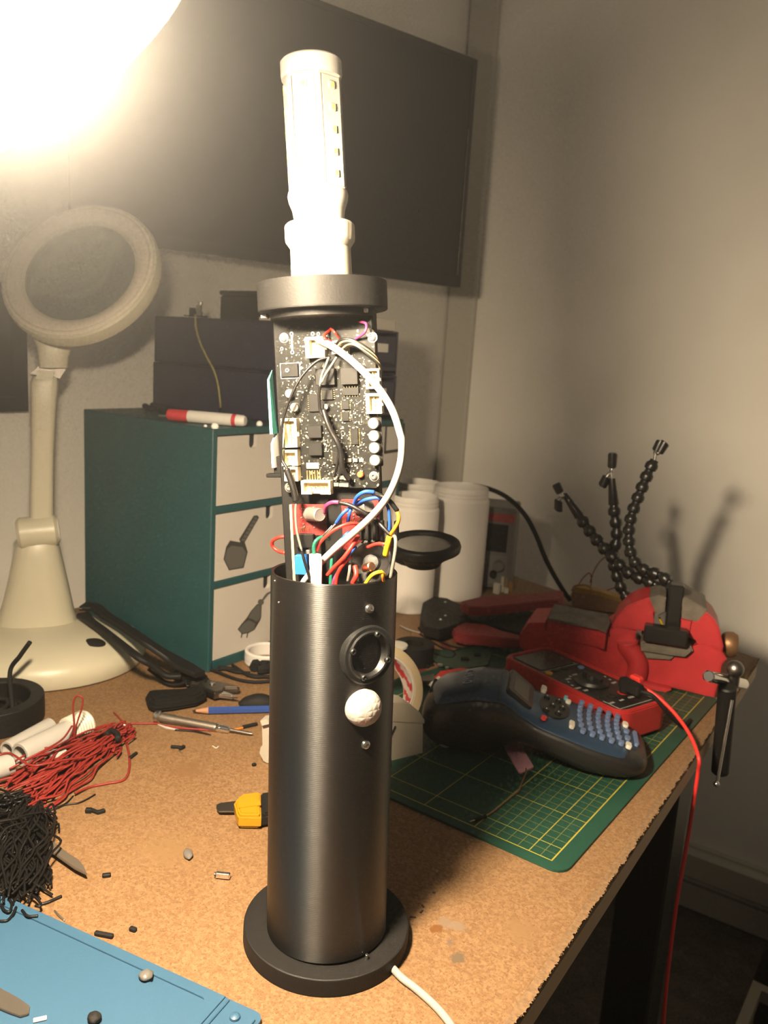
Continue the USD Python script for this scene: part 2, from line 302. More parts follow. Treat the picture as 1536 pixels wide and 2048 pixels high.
obj('base_screw', cyl(pin + [0, 0, -0.001], pin + [0, 0, 0.0035], 0.0011, 12), steel, dev, label='small steel pin in the base rim')
# tube: slightly leaning
t0 = A([-0.0801, -0.1801, 0.0115]); TAX = A([-0.0584, 0.0252, 1.0]); TAX /= np.linalg.norm(TAX); TL = 0.2393; TR = 0.0394
MT = axis_frame(TAX, t0, RT)
obj('tube', tf(lathe([(TR, 0.0), (TR, TL - 0.0004), (TR - 0.0004, TL), (TR - 0.0016, TL), (TR - 0.002, TL - 0.0004), (TR - 0.002, 0.0)], 128, True), MT), printed, dev, smooth=30)
def tube_pt(az, h, r=TR):
    """Point of the tube's skin: azimuth in degrees to the right of the camera's direction, height along the axis."""
    a = math.radians(az); d = TOC * math.cos(a) + RT * math.sin(a); d = d - (d @ TAX) * TAX; d /= np.linalg.norm(d)
    return t0 + TAX * h + d * r, d
def px(p):
    q = RM @ (A(p) - CAM); return 768 + FPX * q[0] / q[2], 1024 + FPX * q[1] / q[2]
def seek(x, y):
    """Azimuth and height whose point on the tube lies behind the pixel."""
    best = None
    for az in np.arange(-80, 81, 2.0):
        for h in np.arange(0.0, TL, 0.004):
            q = px(tube_pt(az, h)[0]); e = (q[0] - x) ** 2 + (q[1] - y) ** 2
            if best is None or e < best[0]: best = (e, az, h)
    return best[1], best[2]
def screw(p, d, r=0.0029):
    m = lathe([(0, -0.002), (r, -0.002), (r, 0.0004), (r * 0.85, 0.0014), (r * 0.5, 0.0019), (r * 0.36, 0.0019), (r * 0.30, 0.0008), (0, 0.0008)], 20)
    return tf(m, axis_frame(d, p))
for q in ((737, 1220), (729, 1485)):
    p, d = tube_pt(*seek(*q)); obj('screw', screw(p, d), steel, dev)
for q in ((549, 1165), (558, 1203)):
    p, d = tube_pt(*seek(*q)); obj('rivet', sphere(p, 0.0007, 1), steel, dev)
az, h = seek(735, 1303); p, d = tube_pt(az, h)
MB = axis_frame(d, p - d * 0.0035, UP)
k = obj('camera_ring', tf(lathe([(0.0155, 0), (0.0178, 0.0), (0.0180, 0.0045), (0.0170, 0.0052), (0.0150, 0.0052), (0.0140, 0.0060), (0.0128, 0.0058), (0.0118, 0.0040), (0.0105, 0.0020), (0.0, 0.0020), (0, 0)], 64), MB), black_plastic, dev, smooth=30, label='round black ring with four screws on the tube')
for a in (70, 160, 250, 340):
    a = math.radians(a); q = (MB @ A([0.0133 * math.cos(a), 0.0133 * math.sin(a), 0.0052, 1]))[:3]
    obj('ring_screw', tf(lathe([(0, 0), (0.0020, 0), (0.0020, 0.0018), (0.0015, 0.0024), (0.0008, 0.0024), (0.0006, 0.0014), (0, 0.0014)], 16), axis_frame(d, q)), black_plastic, k)
az, h = seek(727, 1413); p, d = tube_pt(az, h)
pir = usdkit.material(stage, LK + '/fresnel_white', {'tc': ('texture_coordinate', {}), 'p': ('principled_bsdf', {'base_color': (0.31, 0.295, 0.27), 'roughness': 0.35, 'subsurface_weight': 0.25, 'subsurface_scale': 0.003}),
    'v': ('voronoi_texture', {'scale': 260.0, 'feature': 'distance_to_edge', 'randomness': 0.25}), 'r': ('map_range', {'from_min': 0.0, 'from_max': 0.2, 'to_min': 0.0, 'to_max': 1.0}), 'b': ('bump', {'strength': 0.25, 'distance': 0.0006})},
    [('tc.object', 'v.vector'), ('v.distance', 'r.value'), ('r.result', 'b.height'), ('b.normal', 'p.normal')], surface='p.BSDF')
obj('motion_sensor', tf(lathe([(0.0112, -0.003), (0.0114, 0.0012), (0.0108, 0.0042), (0.0088, 0.0074), (0.0060, 0.0092), (0.003, 0.0100), (0, 0.0102)], 48), axis_frame(d, p, UP)), pir, dev, smooth=True, label='white faceted dome of the motion sensor')
pcable = mat('grey_cable', (0.30, 0.285, 0.265), 0.45)
obj('power_cable', tube([A([-0.040, -0.172, 0.0035]), at(800, 1952, 0.003), at(828, 1974, 0.0027), at(857, 1999, 0.0025), at(880, 2022, 0.0025), at(903, 2052, 0.0025), at(918, 2085, 0.0025), at(940, 2170, 0.0025)], 0.0024, 12), pcable, dev, label='pale grey mains cable leaving the base')
# ---- upper part, drawn out of the tube and leaning further over
rim = t0 + TAX * TL
UAX = UP - RT * 0.094 - TOC * 0.045; UAX /= np.linalg.norm(UAX)
def up_h(y):                                                           # height along the leaning axis that shows at this picture row
    hs = np.linspace(-0.08, 0.45, 400); return float(np.interp(-y, [-px(rim + UAX * s)[1] for s in hs], hs))
def uw(hgt, r, f=0.0): return rim + UAX * hgt
th = math.radians(18); NB = TOC * math.cos(th) - RT * math.sin(th); NB = NB - (NB @ UAX) * UAX; NB /= np.linalg.norm(NB); XB = np.cross(UAX, NB)   # board: x right, y up, z out
MU = np.eye(4); MU[:3, 0], MU[:3, 1], MU[:3, 2], MU[:3, 3] = XB, UAX, NB, rim
def U(x, y, z): return (MU @ A([x, y, z, 1.0]))[:3]
hb, ht = up_h(624), up_h(566)
hR = up_h(560)
# spine plate
obj('spine_plate', tf(box0((-0.0320, -0.13, -0.006), (0.0315, hb + 0.001, 0.003), 0.0008), MU), chassis_black, dev, smooth=False, label='flat black plate carrying the circuit boards')
obj('spine_web', tf(box0((-0.004, -0.10, -0.030), (0.004, hb, -0.006), 0.0008), MU), chassis_black, dev, smooth=False)
obj('collar', tf(prism(Polygon([(0.0315 * math.cos(a), 0.0315 * math.sin(a)) for a in np.linspace(0, 2 * np.pi, 64)[:-1]]).intersection(sbox(-0.033, -0.04, 0.033, 0.0155)), 0, 0.0045), MU @ A([[1, 0, 0, 0], [0, 0, 1, hb - 0.004], [0, -1, 0, 0], [0, 0, 0, 1.0]])), chassis_black, dev, smooth=30)
cap_poly = Point(0, 0).buffer(0.0385, quad_segs=24).intersection(sbox(-0.0375, -0.05, 0.0395, 0.05)).difference(sbox(-0.05, -0.002, -0.0325, 0.03))
MC = MU @ A([[1, 0, 0, 0], [0, 0, 1, hb], [0, -1, 0, 0], [0, 0, 0, 1.0]])
obj('top_cap', bprism(cap_poly, 0, ht - hb, 0.0007, MC), printed2, dev, smooth=30, label='thick matt black cap under the bulb')
for sx in (-0.0335, 0.0285): obj('cap_screw', tf(cbox((0.0045, 0.0030, 0.004), 0.0006, (sx, hb - 0.0014, 0.010)), MU), tin, dev)
# bulb holder on the cap
hC, hS, hT = up_h(553), up_h(446), up_h(402)
ceramic = mat('ceramic_white', (0.50, 0.455, 0.37), 0.35)
hold = lathe([(0, 0), (0.0181, 0), (0.0178, 0.0275), (0.0180, 0.0285), (0.0199, 0.0325), (0.0203, 0.0335), (0.0205, 0.036), (0.0205, 0.0455), (0.0202, 0.0472), (0.0190, 0.0488), (0.0150, 0.0500), (0.0125, 0.0500), (0.0125, 0.03), (0, 0.03)], 72)
hk = (up_h(444) - ht) / 0.050
BUL = axis_frame(UAX, rim + UAX * ht, XB)
v = hold.vertices; ang = np.arctan2(v[:, 1], v[:, 0]); v[:, 2] *= hk
rd = np.where((v[:, 2] > 0.033 * hk) & (v[:, 2] < 0.048 * hk), 1 + 0.006 * np.sign(np.sin(ang * 36)), 1.0); v[:, :2] *= rd[:, None]
obj('bulb_holder', tf(hold, BUL), ceramic, dev, smooth=30, label='white lamp holder on the black cap')
# ================================================================ LED bulb (sits in the holder)
BM = axis_frame(UP - RT * 0.106 - TOC * 0.045, rim + UAX * (ht + 0.046 * hk), XB)
led_white = mat('led_white', (0.46, 0.44, 0.41), 0.35)
blen = (up_h(130) - up_h(444)); bz0 = 0.003
bulb = thing('led_bulb', 'white corn-type LED bulb screwed into the holder on top of the black lamp', 'bulb', BM[:3, 3])
obj('neck', tf(lathe([(0, 0), (0.0150, 0.0), (0.0148, 0.004), (0.0155, 0.009), (0.0172, 0.0135), (0.0178, 0.017), (0.0172, 0.0195), (0.012, 0.0200), (0, 0.02)], 56), BM), led_white, bulb, smooth=40)
tocb = math.atan2(TOC @ BM[:3, 1], TOC @ BM[:3, 0])
BR, z0_, z1_ = 0.0168, 0.0195, blen + 0.002
oct_ = [(BR * math.cos(a), BR * math.sin(a)) for a in np.linspace(0, 2 * np.pi, 65)[:-1]]
fl = Polygon(oct_).intersection(unary_union([Polygon([(0.0150 / math.cos(math.pi / 6) * math.cos(a), 0.0150 / math.cos(math.pi / 6) * math.sin(a)) for a in np.arange(6) * math.pi / 3 + math.pi / 6 + tocb + math.radians(45)])]))
obj('body', prism(fl, z0_, z1_, BM), led_white, bulb, smooth=30)
obj('end_cap', tf(lathe([(0, z1_ - 0.0075), (0.0172, z1_ - 0.0075), (0.0176, z1_ - 0.005), (0.0175, z1_ + 0.0018), (0.0166, z1_ + 0.0028), (0, z1_ + 0.0030)], 56), BM), led_white, bulb, smooth=30)
chip_y = mat('led_phosphor', (0.85, 0.70, 0.16), 0.5); gap_dark = mat('gap_dark', (0.10, 0.085, 0.075), 0.7)
for k in range(6):
    a = tocb + math.radians(45) + k * math.pi / 3
    n = A([math.cos(a), math.sin(a), 0]); FR = BM @ frame((-n[1], n[0], 0), z=n, o=n * 0.0152)
    st = obj('led_strip', tf(box0((-0.0066, z0_ + 0.001, -0.0006), (0.0066, z1_ - 0.009, 0.0006), 0.0002), FR), led_white, bulb, smooth=False)
    obj('strip_edge', tf(cat_([box0((sx - 0.00025, z0_ + 0.002, -0.0004), (sx + 0.00025, z1_ - 0.009, 0.00035), 0.0001) for sx in (-0.0070,)]), FR), gap_dark, st, smooth=False)
    for q in range(5):
        yy = z0_ + 0.0075 + q * (z1_ - z0_ - 0.0215) / 4.0
        obj('led_chip', tf(cbox((0.0042, 0.0040, 0.0012), 0.0002, (0, yy, 0.0009)), FR), ceramic, st, smooth=False)
        obj('phosphor', tf(cbox((0.0022, 0.0026, 0.0003), 0.0001, (0, yy, 0.0015)), FR), chip_y, st, smooth=False)
# ================================================================ stored for the boards
# ================================================================ circuit boards and wires on the spine plate
def ub(x, y, z):                                                       # local board coordinates of a picture point at height z over the plate frame
    p = onp(x, y, U(0, 0, z), NB) - rim; return A([p @ XB, p @ UAX, z])
def UW(x, y, z): return U(*ub(x, y, z))
za = lambda x, y: (500 + x / 4.2667, 540 + y / 4.2667)                 # survey sheets of the board
zb = lambda x, y: (500 + x / 4.2667, 860 + y / 4.2667)
PZ = 0.0085                                                           # face of the board
pcb_edge = mat('pcb_edge', (0.36, 0.25, 0.13), 0.6)
pcb_mask = usdkit.material(stage, LK + '/pcb_black', {'tc': ('texture_coordinate', {}), 'p': ('principled_bsdf', {'roughness': 0.5, 'specular_ior_level': 0.12}), 'v': ('voronoi_texture', {'scale': 900.0, 'metric': 'manhattan'}), 's': ('separate_color', {}), 'r': ('rgb_ramp', {'interpolate': False, 'ramp': [(0.0, (0.004, 0.004, 0.0035)), (0.90, (0.02, 0.019, 0.015)), (0.965, (0.16, 0.145, 0.115))]})},
    [('tc.object', 'v.vector'), ('v.color', 's.color'), ('s.r', 'r.fac'), ('r.color', 'p.base_color')], surface='p.BSDF')
silk = mat('silkscreen', (0.30, 0.285, 0.25), 0.6)
chip_black = mat('chip_black', (0.0048, 0.0045, 0.0042), 0.5, spec=0.18)
conn = mat('connector_cream', (0.46, 0.40, 0.26), 0.45)
alu = mat('aluminium_can', (0.27, 0.255, 0.235), 0.38, 0.7)
solder = mat('solder', (0.46, 0.435, 0.39), 0.32, 0.85)
orange_p = mat('orange_cap', (0.60, 0.085, 0.02), 0.5)
c0, c1, c2, c3 = ub(552, 661, PZ), ub(749, 664, PZ), ub(566, 985, PZ), ub(758, 966, PZ)
bx0, bx1, by0, by1 = (c0[0] + c2[0]) / 2, (c1[0] + c3[0]) / 2, (c2[1] + c3[1]) / 2, (c0[1] + c1[1]) / 2
bp = rrect(bx1 - bx0, by1 - by0, 0.0030, ((bx0 + bx1) / 2, (by0 + by1) / 2))
hol = [ub(*za(290, 580), PZ), ub(*za(1045, 575), PZ), ub(*zb(335, 490), PZ), ub(*zb(1058, 395), PZ)]
bp = bp.difference(unary_union([Point(*h[:2]).buffer(0.0013) for h in hol]))
board = obj('circuit_board', prism(bp, PZ - 0.0018, PZ - 0.0001, MU), pcb_edge, dev, smooth=False, label='black circuit board crowded with components')
def sub(name, m, mt_, z=None, label=None, smooth=False, par=board): return obj(name, tf(m if not isinstance(m, list) else cat_(m), MU), mt_, par, smooth=smooth, label=label)
sub('solder_mask', prism(bp, PZ - 0.0001, PZ), pcb_mask)
for h in hol:
    sub('mounting_screw', [tf(lathe([(0.0017, 0), (0.0030, 0), (0.0030, 0.00015), (0.0017, 0.00015)], 24), rotz(0, (h[0], h[1], PZ))),
        tf(lathe([(0, -0.001), (0.0021, 0), (0.0021, 0.0010), (0.0014, 0.0016), (0.0010, 0.0016), (0.0008, 0.0007), (0, 0.0007)], 20), rotz(0, (h[0], h[1], PZ)))], solder, smooth=30)
def bb(f, x0, y0, x1, y1, h, z=PZ, ch=0.0002):
    a, b = ub(*f(x0, y1), z), ub(*f(x1, y0), z); lo, hi = np.minimum(a, b), np.maximum(a, b); return box0((lo[0], lo[1], z - 0.0002), (hi[0], hi[1], z + h), ch), lo, hi
def connector(f, x0, y0, x1, y1, h=0.0055, side=None, pins=4):
    m, lo, hi = bb(f, x0, y0, x1, y1, h); w = hi - lo; t = min(w[0], w[1]) * 0.16
    s = sbox(lo[0], lo[1], hi[0], hi[1]).difference(sbox(lo[0] + t * 1.4, lo[1] + t, hi[0] - t * 0.9, hi[1] - t))
    long_y = w[1] > w[0]
    if long_y: s = s.difference(sbox(lo[0] + t * 1.4, (lo[1] + hi[1]) / 2 - w[1] * 0.12, hi[0] + 1, (lo[1] + hi[1]) / 2 + w[1] * 0.12))
    else: s = s.difference(sbox((lo[0] + hi[0]) / 2 - w[0] * 0.15, lo[1] - 1, (lo[0] + hi[0]) / 2 + w[0] * 0.15, (lo[1] + hi[1]) / 2))
    c = sub('connector', [box0((lo[0], lo[1], PZ - 0.0002), (hi[0], hi[1], PZ + h * 0.3), 0.0001), prism(s, PZ + h * 0.25, PZ + h)], conn)
    P = []
    for i in range(pins):
        q = (i + 0.5) / pins; x = (lo[0] + hi[0]) / 2 if long_y else lo[0] + t + (w[0] - 2 * t) * q; y = lo[1] + t + (w[1] - 2 * t) * q if long_y else (lo[1] + hi[1]) / 2
        P.append(box0((x - 0.00025, y - 0.00025, PZ), (x + 0.00025, y + 0.00025, PZ + h * 0.85), 0.00005))
    sub('connector_pins', P, gold_pin)
connector(za, 505, 568, 660, 755, 0.0055, pins=2); connector(za, 720, 600, 850, 720, 0.0045, pins=3)
connector(za, 1010, 840, 1120, 1015, 0.0045, pins=4); connector(za, 1012, 1050, 1140, 1225, 0.0045, pins=4)
connector(za, 300, 1262, 420, 1510, 0.0050, pins=8); connector(zb, 300, 165, 428, 300, 0.0050, pins=3); connector(zb, 322, 310, 432, 430, 0.0050, pins=3)
connector(zb, 465, 425, 708, 540, 0.0050, pins=6)
def ic(f, x0, y0, x1, y1, h=0.0015, pins=0, lr=True, name='chip'):
    m, lo, hi = bb(f, x0, y0, x1, y1, h); sub(name, m, chip_black); P = []
    for i in range(pins):
        q = (i + 0.5) / pins
        for s in (0, 1):
            if lr:
                y = lo[1] + (hi[1] - lo[1]) * q; x = (lo[0] - 0.0009, lo[0] + 0.0001) if s == 0 else (hi[0] - 0.0001, hi[0] + 0.0009)
                P.append(box0((x[0], y - 0.00018, PZ), (x[1], y + 0.00018, PZ + 0.0006), 0.00004))
            else:
                x = lo[0] + (hi[0] - lo[0]) * q; y = (lo[1] - 0.0009, lo[1] + 0.0001) if s == 0 else (hi[1] - 0.0001, hi[1] + 0.0009)
                P.append(box0((x - 0.00018, y[0], PZ), (x + 0.00018, y[1], PZ + 0.0006), 0.00004))
    if P: sub('chip_pins', P, gold_pin)
for a in ((za, 275, 800, 412, 915, 0.0012, 0), (za, 580, 840, 735, 985, 0.0035, 0), (za, 790, 830, 930, 980, 0.0035, 0)): ic(*a, name='inductor')
for a in ((za, 620, 1022, 712, 1108, .0014, 5), (za, 512, 1062, 590, 1210, .0014, 8), (za, 795, 1000, 932, 1072, .0014, 6, False), (za, 790, 1112, 850, 1190, .0012, 6), (za, 790, 1210, 848, 1290, .0012, 6), (za, 868, 1352, 926, 1490, .0014, 11), (zb, 712, 190, 758, 292, .0014, 7)): ic(*a)
for a in ((za, 512, 1325, 620, 1432, .003, 0), (zb, 518, 105, 625, 215, .003, 0)): ic(*a, name='inductor')
m, lo, hi = bb(za, 262, 788, 425, 930, 0.0002)
sub('silkscreen_outline', prism(sbox(lo[0], lo[1], hi[0], hi[1]).difference(sbox(lo[0] + .0005, lo[1] + .0005, hi[0] - .0005, hi[1] - .0005)), PZ, PZ + 0.00012), silk)
q = ub(*za(318, 856), PZ + .0013); sub('round_pad', tf(ring(0.0013, 0.0006, 0.0006, 20, 0.0001), rotz(0, (q[0], q[1], PZ + 0.0011))), silk)
def can(f, x, y, r, h, name='capacitor', z=PZ, m_=alu):
    q = ub(*f(x, y), z + h); m = lathe([(0, 0), (r, 0), (r, h * 0.12), (r * 0.94, h * 0.2), (r, h * 0.28), (r, h - r * 0.12), (r * 0.88, h), (0, h)], 24)
    c = sub(name, tf(m, rotz(0, (q[0], q[1], z))), m_, smooth=40)
    sub('capacitor_foot', tf(bprism(rrect(2.3 * r, 2.3 * r, 0.3 * r), 0, 0.0006, 0.0001), rotz(0, (q[0], q[1], z - 0.0001))), chip_black)
for x, y in ((746, 847), (747, 872), (748, 896), (749, 921)): can(lambda a, b: (a, b), x, y, 0.0033, 0.0052)
can(za, 330, 1055, 0.0026, 0.0040); can(za, 375, 1172, 0.0026, 0.0040); can(za, 640, 1168, 0.0018, 0.003)
q = ub(*zb(940, 380), PZ + 0.002); sub('button', tf(disc(0.0019, 0.0026, 20, 0.0004), rotz(0, (q[0], q[1], PZ))), orange_p, smooth=30, label='small orange button')
m, lo, hi = bb(zb, 486, 278, 590, 330, 0.0009); sub('resistor', m, conn)
rng = np.random.default_rng(11)
def field(f, x0, y0, x1, y1, n, big=1.0):
    out = []
    for _ in range(n):
        x, y = rng.uniform(x0, x1), rng.uniform(y0, y1); q = ub(*f(x, y), PZ); w, h, t = (rng.choice([0.0005, 0.0008, 0.0011]) * big, rng.choice([0.0004, 0.0006, 0.0008]) * big, rng.uniform(0.0003, 0.0008))
        if rng.random() < 0.5: w, h = h, w
        if bx0 + .001 < q[0] - w and q[0] + w < bx1 - .001 and by0 + .001 < q[1] - h and q[1] + h < by1 - .001: out.append(cbox((w, h, t), 0.00008, (q[0], q[1], PZ + t / 2 - 0.00005)))
    return out
small, small2, small3 = [], [], []
for (r_, n) in (((za, 420, 540, 500, 760), 12), ((za, 340, 540, 420, 780), 8), ((za, 430, 790, 580, 1060), 24), ((za, 730, 1000, 1000, 1300), 40), ((za, 430, 1200, 500, 1520), 14), ((za, 640, 1230, 1000, 1530), 60), ((zb, 620, 0, 990, 300), 60), ((zb, 620, 250, 900, 470), 34), ((za, 930, 720, 1005, 1010), 14), ((za, 850, 720, 940, 830), 5), ((za, 270, 930, 470, 1230), 18), ((zb, 440, 240, 640, 420), 12), ((zb, 820, 300, 1000, 360), 9)):
    g = field(*r_, int(n * 1.5)); small += g[::3] + g[1::3]; small2 += g[2::3]
def join(name, ms, m_, label=None):
    p = obj(name, tf(cat_(ms), MU), m_, board, smooth=False, label=label, kind='stuff')
join('tinned_parts', small, solder, 'scatter of tiny tinned surface-mount parts'); join('dark_parts', small2, conn, 'scatter of tiny tan surface-mount parts')
for (x, y) in ((850, 258), (902, 258), (955, 258), (738, 410), (785, 405), (825, 412), (740, 465), (785, 468), (825, 470)):
    m, lo, hi = bb(zb, x - 20, y - 16, x + 20, y + 16, 0.0012); sub('solder_tab', m, solder)
P = []
for i in range(6):
    m, lo, hi = bb(zb, 485 + i * 22, 345, 493 + i * 22, 425, 0.0004); P.append(m)
for i in range(5):
    m, lo, hi = bb(za, 985, 1065 + i * 28, 1010, 1078 + i * 28, 0.0005); P.append(m)
    m, lo, hi = bb(za, 985, 880 + i * 26, 1010, 892 + i * 26, 0.0005); P.append(m)
join('solder_fingers', P, gold_pin)
for (f, x, y, r) in ((za, 355, 545, 18), (za, 362, 702, 18), (za, 272, 672, 16), (za, 535, 545, 18), (za, 583, 545, 16)):
    q = ub(*f(x, y), PZ); r = r / 4.267 * 0.0003
    sub('test_pad', tf(ring(r, r * 0.45, 0.00025, 20, 0.00003), rotz(0, (q[0], q[1], PZ - 0.00005))), solder)
m, lo, hi = bb(za, 352, 560, 364, 690, 0.00015); sub('track', m, silk)
# ---- two red boards under it
red_mask = mat('pcb_red', (0.12, 0.010, 0.009), 0.45, vary=0.6, vscale=700)
blue_block = mat('blue_block', (0.010, 0.09, 0.34), 0.45)
def rboard(name, x0, y0, x1, y1, z, label):
    a, b = ub(x0, y1, z), ub(x1, y0, z)
    return obj(name, tf(box0((a[0], a[1], z - 0.0016), (b[0], b[1], z), 0.0002), MU), red_mask, dev, smooth=False, label=label), a, b
PZ_keep = PZ
rb, a, b = rboard('driver_board', 583, 1009, 651, 1070, 0.0070, 'red driver board with silver capacitor and blue trimmer')
def rsub(par, name, m, mt_, smooth=False): return obj(name, tf(m if not isinstance(m, list) else cat_(m), MU), mt_, par, smooth=smooth)
def canx(par, x0, y0, x1, y1, r, z):                                    # a can that leans out of the board towards its far end
    p0, p1 = A(list(ub(x0, y0, z)[:2]) + [z]), A(list(ub(x1, y1, z + 0.008)[:2]) + [z + 0.008])
    d = p1 - p0; L = np.linalg.norm(d); rsub(par, 'capacitor', tf(lathe([(0, 0), (r, 0), (r, L * .12), (r * .93, L * .17), (r, L * .22), (r, L - r * .15), (r * .87, L), (r * .75, L - 0.0003), (0, L - 0.0003)], 28), axis_frame(d, p0)), alu, 40)
canx(rb, 618, 1028, 640, 1030, 0.0042, 0.0075)
q0, q1 = ub(583, 1070, .0068), ub(651, 1210, .0068); obj('relay_board', tf(cat_([box0((q0[0], q1[1], .004), (q1[0], q0[1], .0066), .0003), box0((q0[0] + .012, q1[1], .0066), (q1[0], q0[1] - .002, .0100), .0004)]), MU), chip_black, dev, smooth=False)
b = A([b[0], q1[1], 0]); a = A([a[0], q1[1], 0]); b[1] = ub(583, 1009, .007)[1]
rsub(rb, 'board_edge', box0((a[0] - 0.0004, a[1], 0.0052), (a[0] + 0.0014, b[1], 0.0076), 0.0002), pcb_edge)
q0, q1 = ub(*zb(400, 880), .0072), ub(*zb(560, 1000), .0072); rsub(rb, 'driver_chip', box0((q0[0], q1[1], .0068), (q1[0], q0[1], .0105), .0004), chip_black)
q0, q1 = ub(*zb(392, 1062), .0090), ub(*zb(508, 1230), .0090); rsub(rb, 'trimmer', box0((q0[0], q1[1], .0069), (q1[0], q0[1], .0120), .0004), blue_block)
q = ub(*zb(482, 1052), .0125); rsub(rb, 'trimmer_screw', cyl((q[0], q[1] - .001, .0100), (q[0], q[1] + .0016, .0100), .0014, 14), alu)
rsub(rb, 'header_pins', [cbox((0.0004, 0.0026, 0.0006), 0.0001, ub(*zb(410 + 18 * i, 852 - 3 * i), .0074)) for i in range(6)], gold_pin)
rsub(rb, 'small_parts', [cbox((0.0010, 0.0007, 0.0006), 0.0001, ub(*zb(rng.uniform(415, 600), rng.uniform(660, 840)), .0072)) for i in range(26)], solder)
rb2, a, b = rboard('amplifier_board', 686, 999, 757, 1100, 0.0062, 'second red board half hidden by blue wires')
canx(rb2, 716, 1015, 738, 1012, 0.0040, 0.0066)
rsub(rb2, 'header_pins', [cbox((0.0004, 0.0024, 0.0006), 0.0001, ub(*zb(858 + 16 * i, 778 + 6 * i), .0066)) for i in range(5)], gold_pin)
q0, q1 = ub(*zb(945, 760), .0065), ub(*zb(1090, 930), .0065); rsub(rb2, 'heat_sink', [box0((q0[0], q1[1], .0060), (q1[0], q0[1], .009), .0004)] + [box0((q0[0] + i * .0045, q1[1], .0085), (q0[0] + i * .0045 + .002, q0[1], .0125), .0003) for i in range(6)], chip_black)
rsub(rb2, 'small_parts', [cbox((0.0010, 0.0007, 0.0006), 0.0001, ub(*zb(rng.uniform(800, 940), rng.uniform(600, 760)), .0064)) for i in range(18)], solder)
# small loudspeaker in the mouth of the tube
q = UW(*zb(1030, 1130), 0.012); SPM = axis_frame(NB + UAX * 0.35, q, UAX)
sp = obj('speaker', tf(lathe([(0, -0.008), (0.0115, -0.008), (0.0135, -0.002), (0.0140, 0.0), (0.0136, 0.0014), (0.0120, 0.0020), (0.0108, 0.0008), (0.0060, -0.0018), (0.0048, 0.0002), (0, 0.0012)], 40), SPM), soft_black, dev, smooth=35, label='small black loudspeaker in the mouth of the tube')
obj('speaker_bolt', cyl(UW(*zb(980, 1180), .017), UW(*zb(1040, 1165), .022), .0028, 16), copper, sp)
# left-hand strip, tabs
q0, q1 = ub(538, 740, 0.0), ub(551, 958, 0.0)
teal_m = usdkit.material(stage, LK + '/teal_strip', {'tc': ('texture_coordinate', {}), 'p': ('principled_bsdf', {'roughness': 0.5, 'base_color': (0.045, 0.32, 0.24)})}, [], surface='p.BSDF')
for (ya, yb, mt_, nm) in ((740, 868, teal_m, 'teal_strip'), (868, 935, white_plastic, 'strip_end')):
    pa, pb = [ub(np.interp(y, [740, 955], [537.5, 550]), y, -0.001) for y in (ya, yb)]
    obj(nm, tf(cat_([hull([(pa[0] - .0008 * (0.4 if ya == 740 else 1), pa[1], -.006), (pa[0] + .0010 * (0.2 if ya == 740 else 1), pa[1], -.006), (pb[0] - .0010, pb[1], -.006), (pb[0] + .0012, pb[1], -.006), (pa[0] - .0006, pa[1] - .006, 0.001), (pa[0] + .0010, pa[1] - .006, 0.001), (pb[0] - .0010, pb[1], 0.001), (pb[0] + .0012, pb[1], 0.001)])]), MU), mt_, dev, smooth=False)
q = ub(545, 951, -0.002); obj('side_tab', tf(box0((q[0] - .004, q[1] - .0012, -.006), (q[0] + .009, q[1] + .0012, -.001), .0004), MU), chassis_black, dev, smooth=False)
obj('side_tab', tf(box0((q[0] + .001, q[1] + .001, -.006), (q[0] + .006, q[1] + .012, -.002), .0004), MU), chassis_black, dev, smooth=False)
# ---- wires
def wmat(n, c): return Mt('wire_' + n, c, 0.42, spec=0.3)
WC = dict(red=wmat('red', (0.40, 0.020, 0.014)), blue=wmat('blue', (0.014, 0.060, 0.33)), green=wmat('green', (0.008, 0.085, 0.055)), black=wmat('black', (0.0055, 0.005, 0.005)), yellow=wmat('yellow', (0.50, 0.30, 0.012)), orange=wmat('orange', (0.55, 0.16, 0.012)),
    purple=wmat('purple', (0.20, 0.022, 0.07)), grey=wmat('grey', (0.11, 0.103, 0.09)), white=wmat('white', (0.38, 0.355, 0.32)), brown=wmat('brown', (0.30, 0.17, 0.08)))
def wire(col, r, pts, f=zb, label=None):
    obj(f'{col}_wire', tube([UW(*f(x, y), z) for x, y, z in pts], r, 8, 7), WC[col], dev, smooth=True, label=label)
T = lambda x, y: (x, y)
fa = lambda x, y: (500 + x / 4.2667, 540 + y / 4.2667)
A2 = lambda L_: [(500 + x / 4.2667, (540 if s == 'a' else 860) + y / 4.2667, z) for s, x, y, z in L_]
wire('white', 0.0021, A2([('a', 575, 590, .0125), ('a', 640, 620, .0165), ('a', 720, 665, .020), ('a', 850, 760, .023), ('a', 990, 890, .026), ('a', 1120, 1040, .028), ('a', 1220, 1210, .030), ('a', 1282, 1400, .031), ('b', 1296, 110, .031), ('b', 1285, 270, .030), ('b', 1240, 430, .029), ('b', 1160, 590, .027), ('b', 1030, 745, .025), ('b', 860, 900, .023), ('b', 720, 1020, .021), ('b', 625, 1110, .019), ('b', 560, 1180, .016), ('b', 470, 1280, .012), ('b', 440, 1340, .010)]), T, 'thick white cable looping over the circuit board')
obj('heat_shrink', loft([[p + 0.0001 * k + q for q in [(XB * math.cos(t) * w + NB * math.sin(t) * .0020) for t in np.linspace(0, 2 * np.pi, 13)[:-1]]] for k, (p, w) in enumerate([(UW(*zb(553, 1058), .026), .0030), (UW(*zb(553, 1062), .026), .0038), (UW(*zb(556, 1130), .0255), .0042), (UW(*zb(558, 1220), .025), .0038), (UW(*zb(560, 1325), .0245), .0035)])]), white_plastic, dev, smooth=40, label='flattened white heat-shrink sleeve')
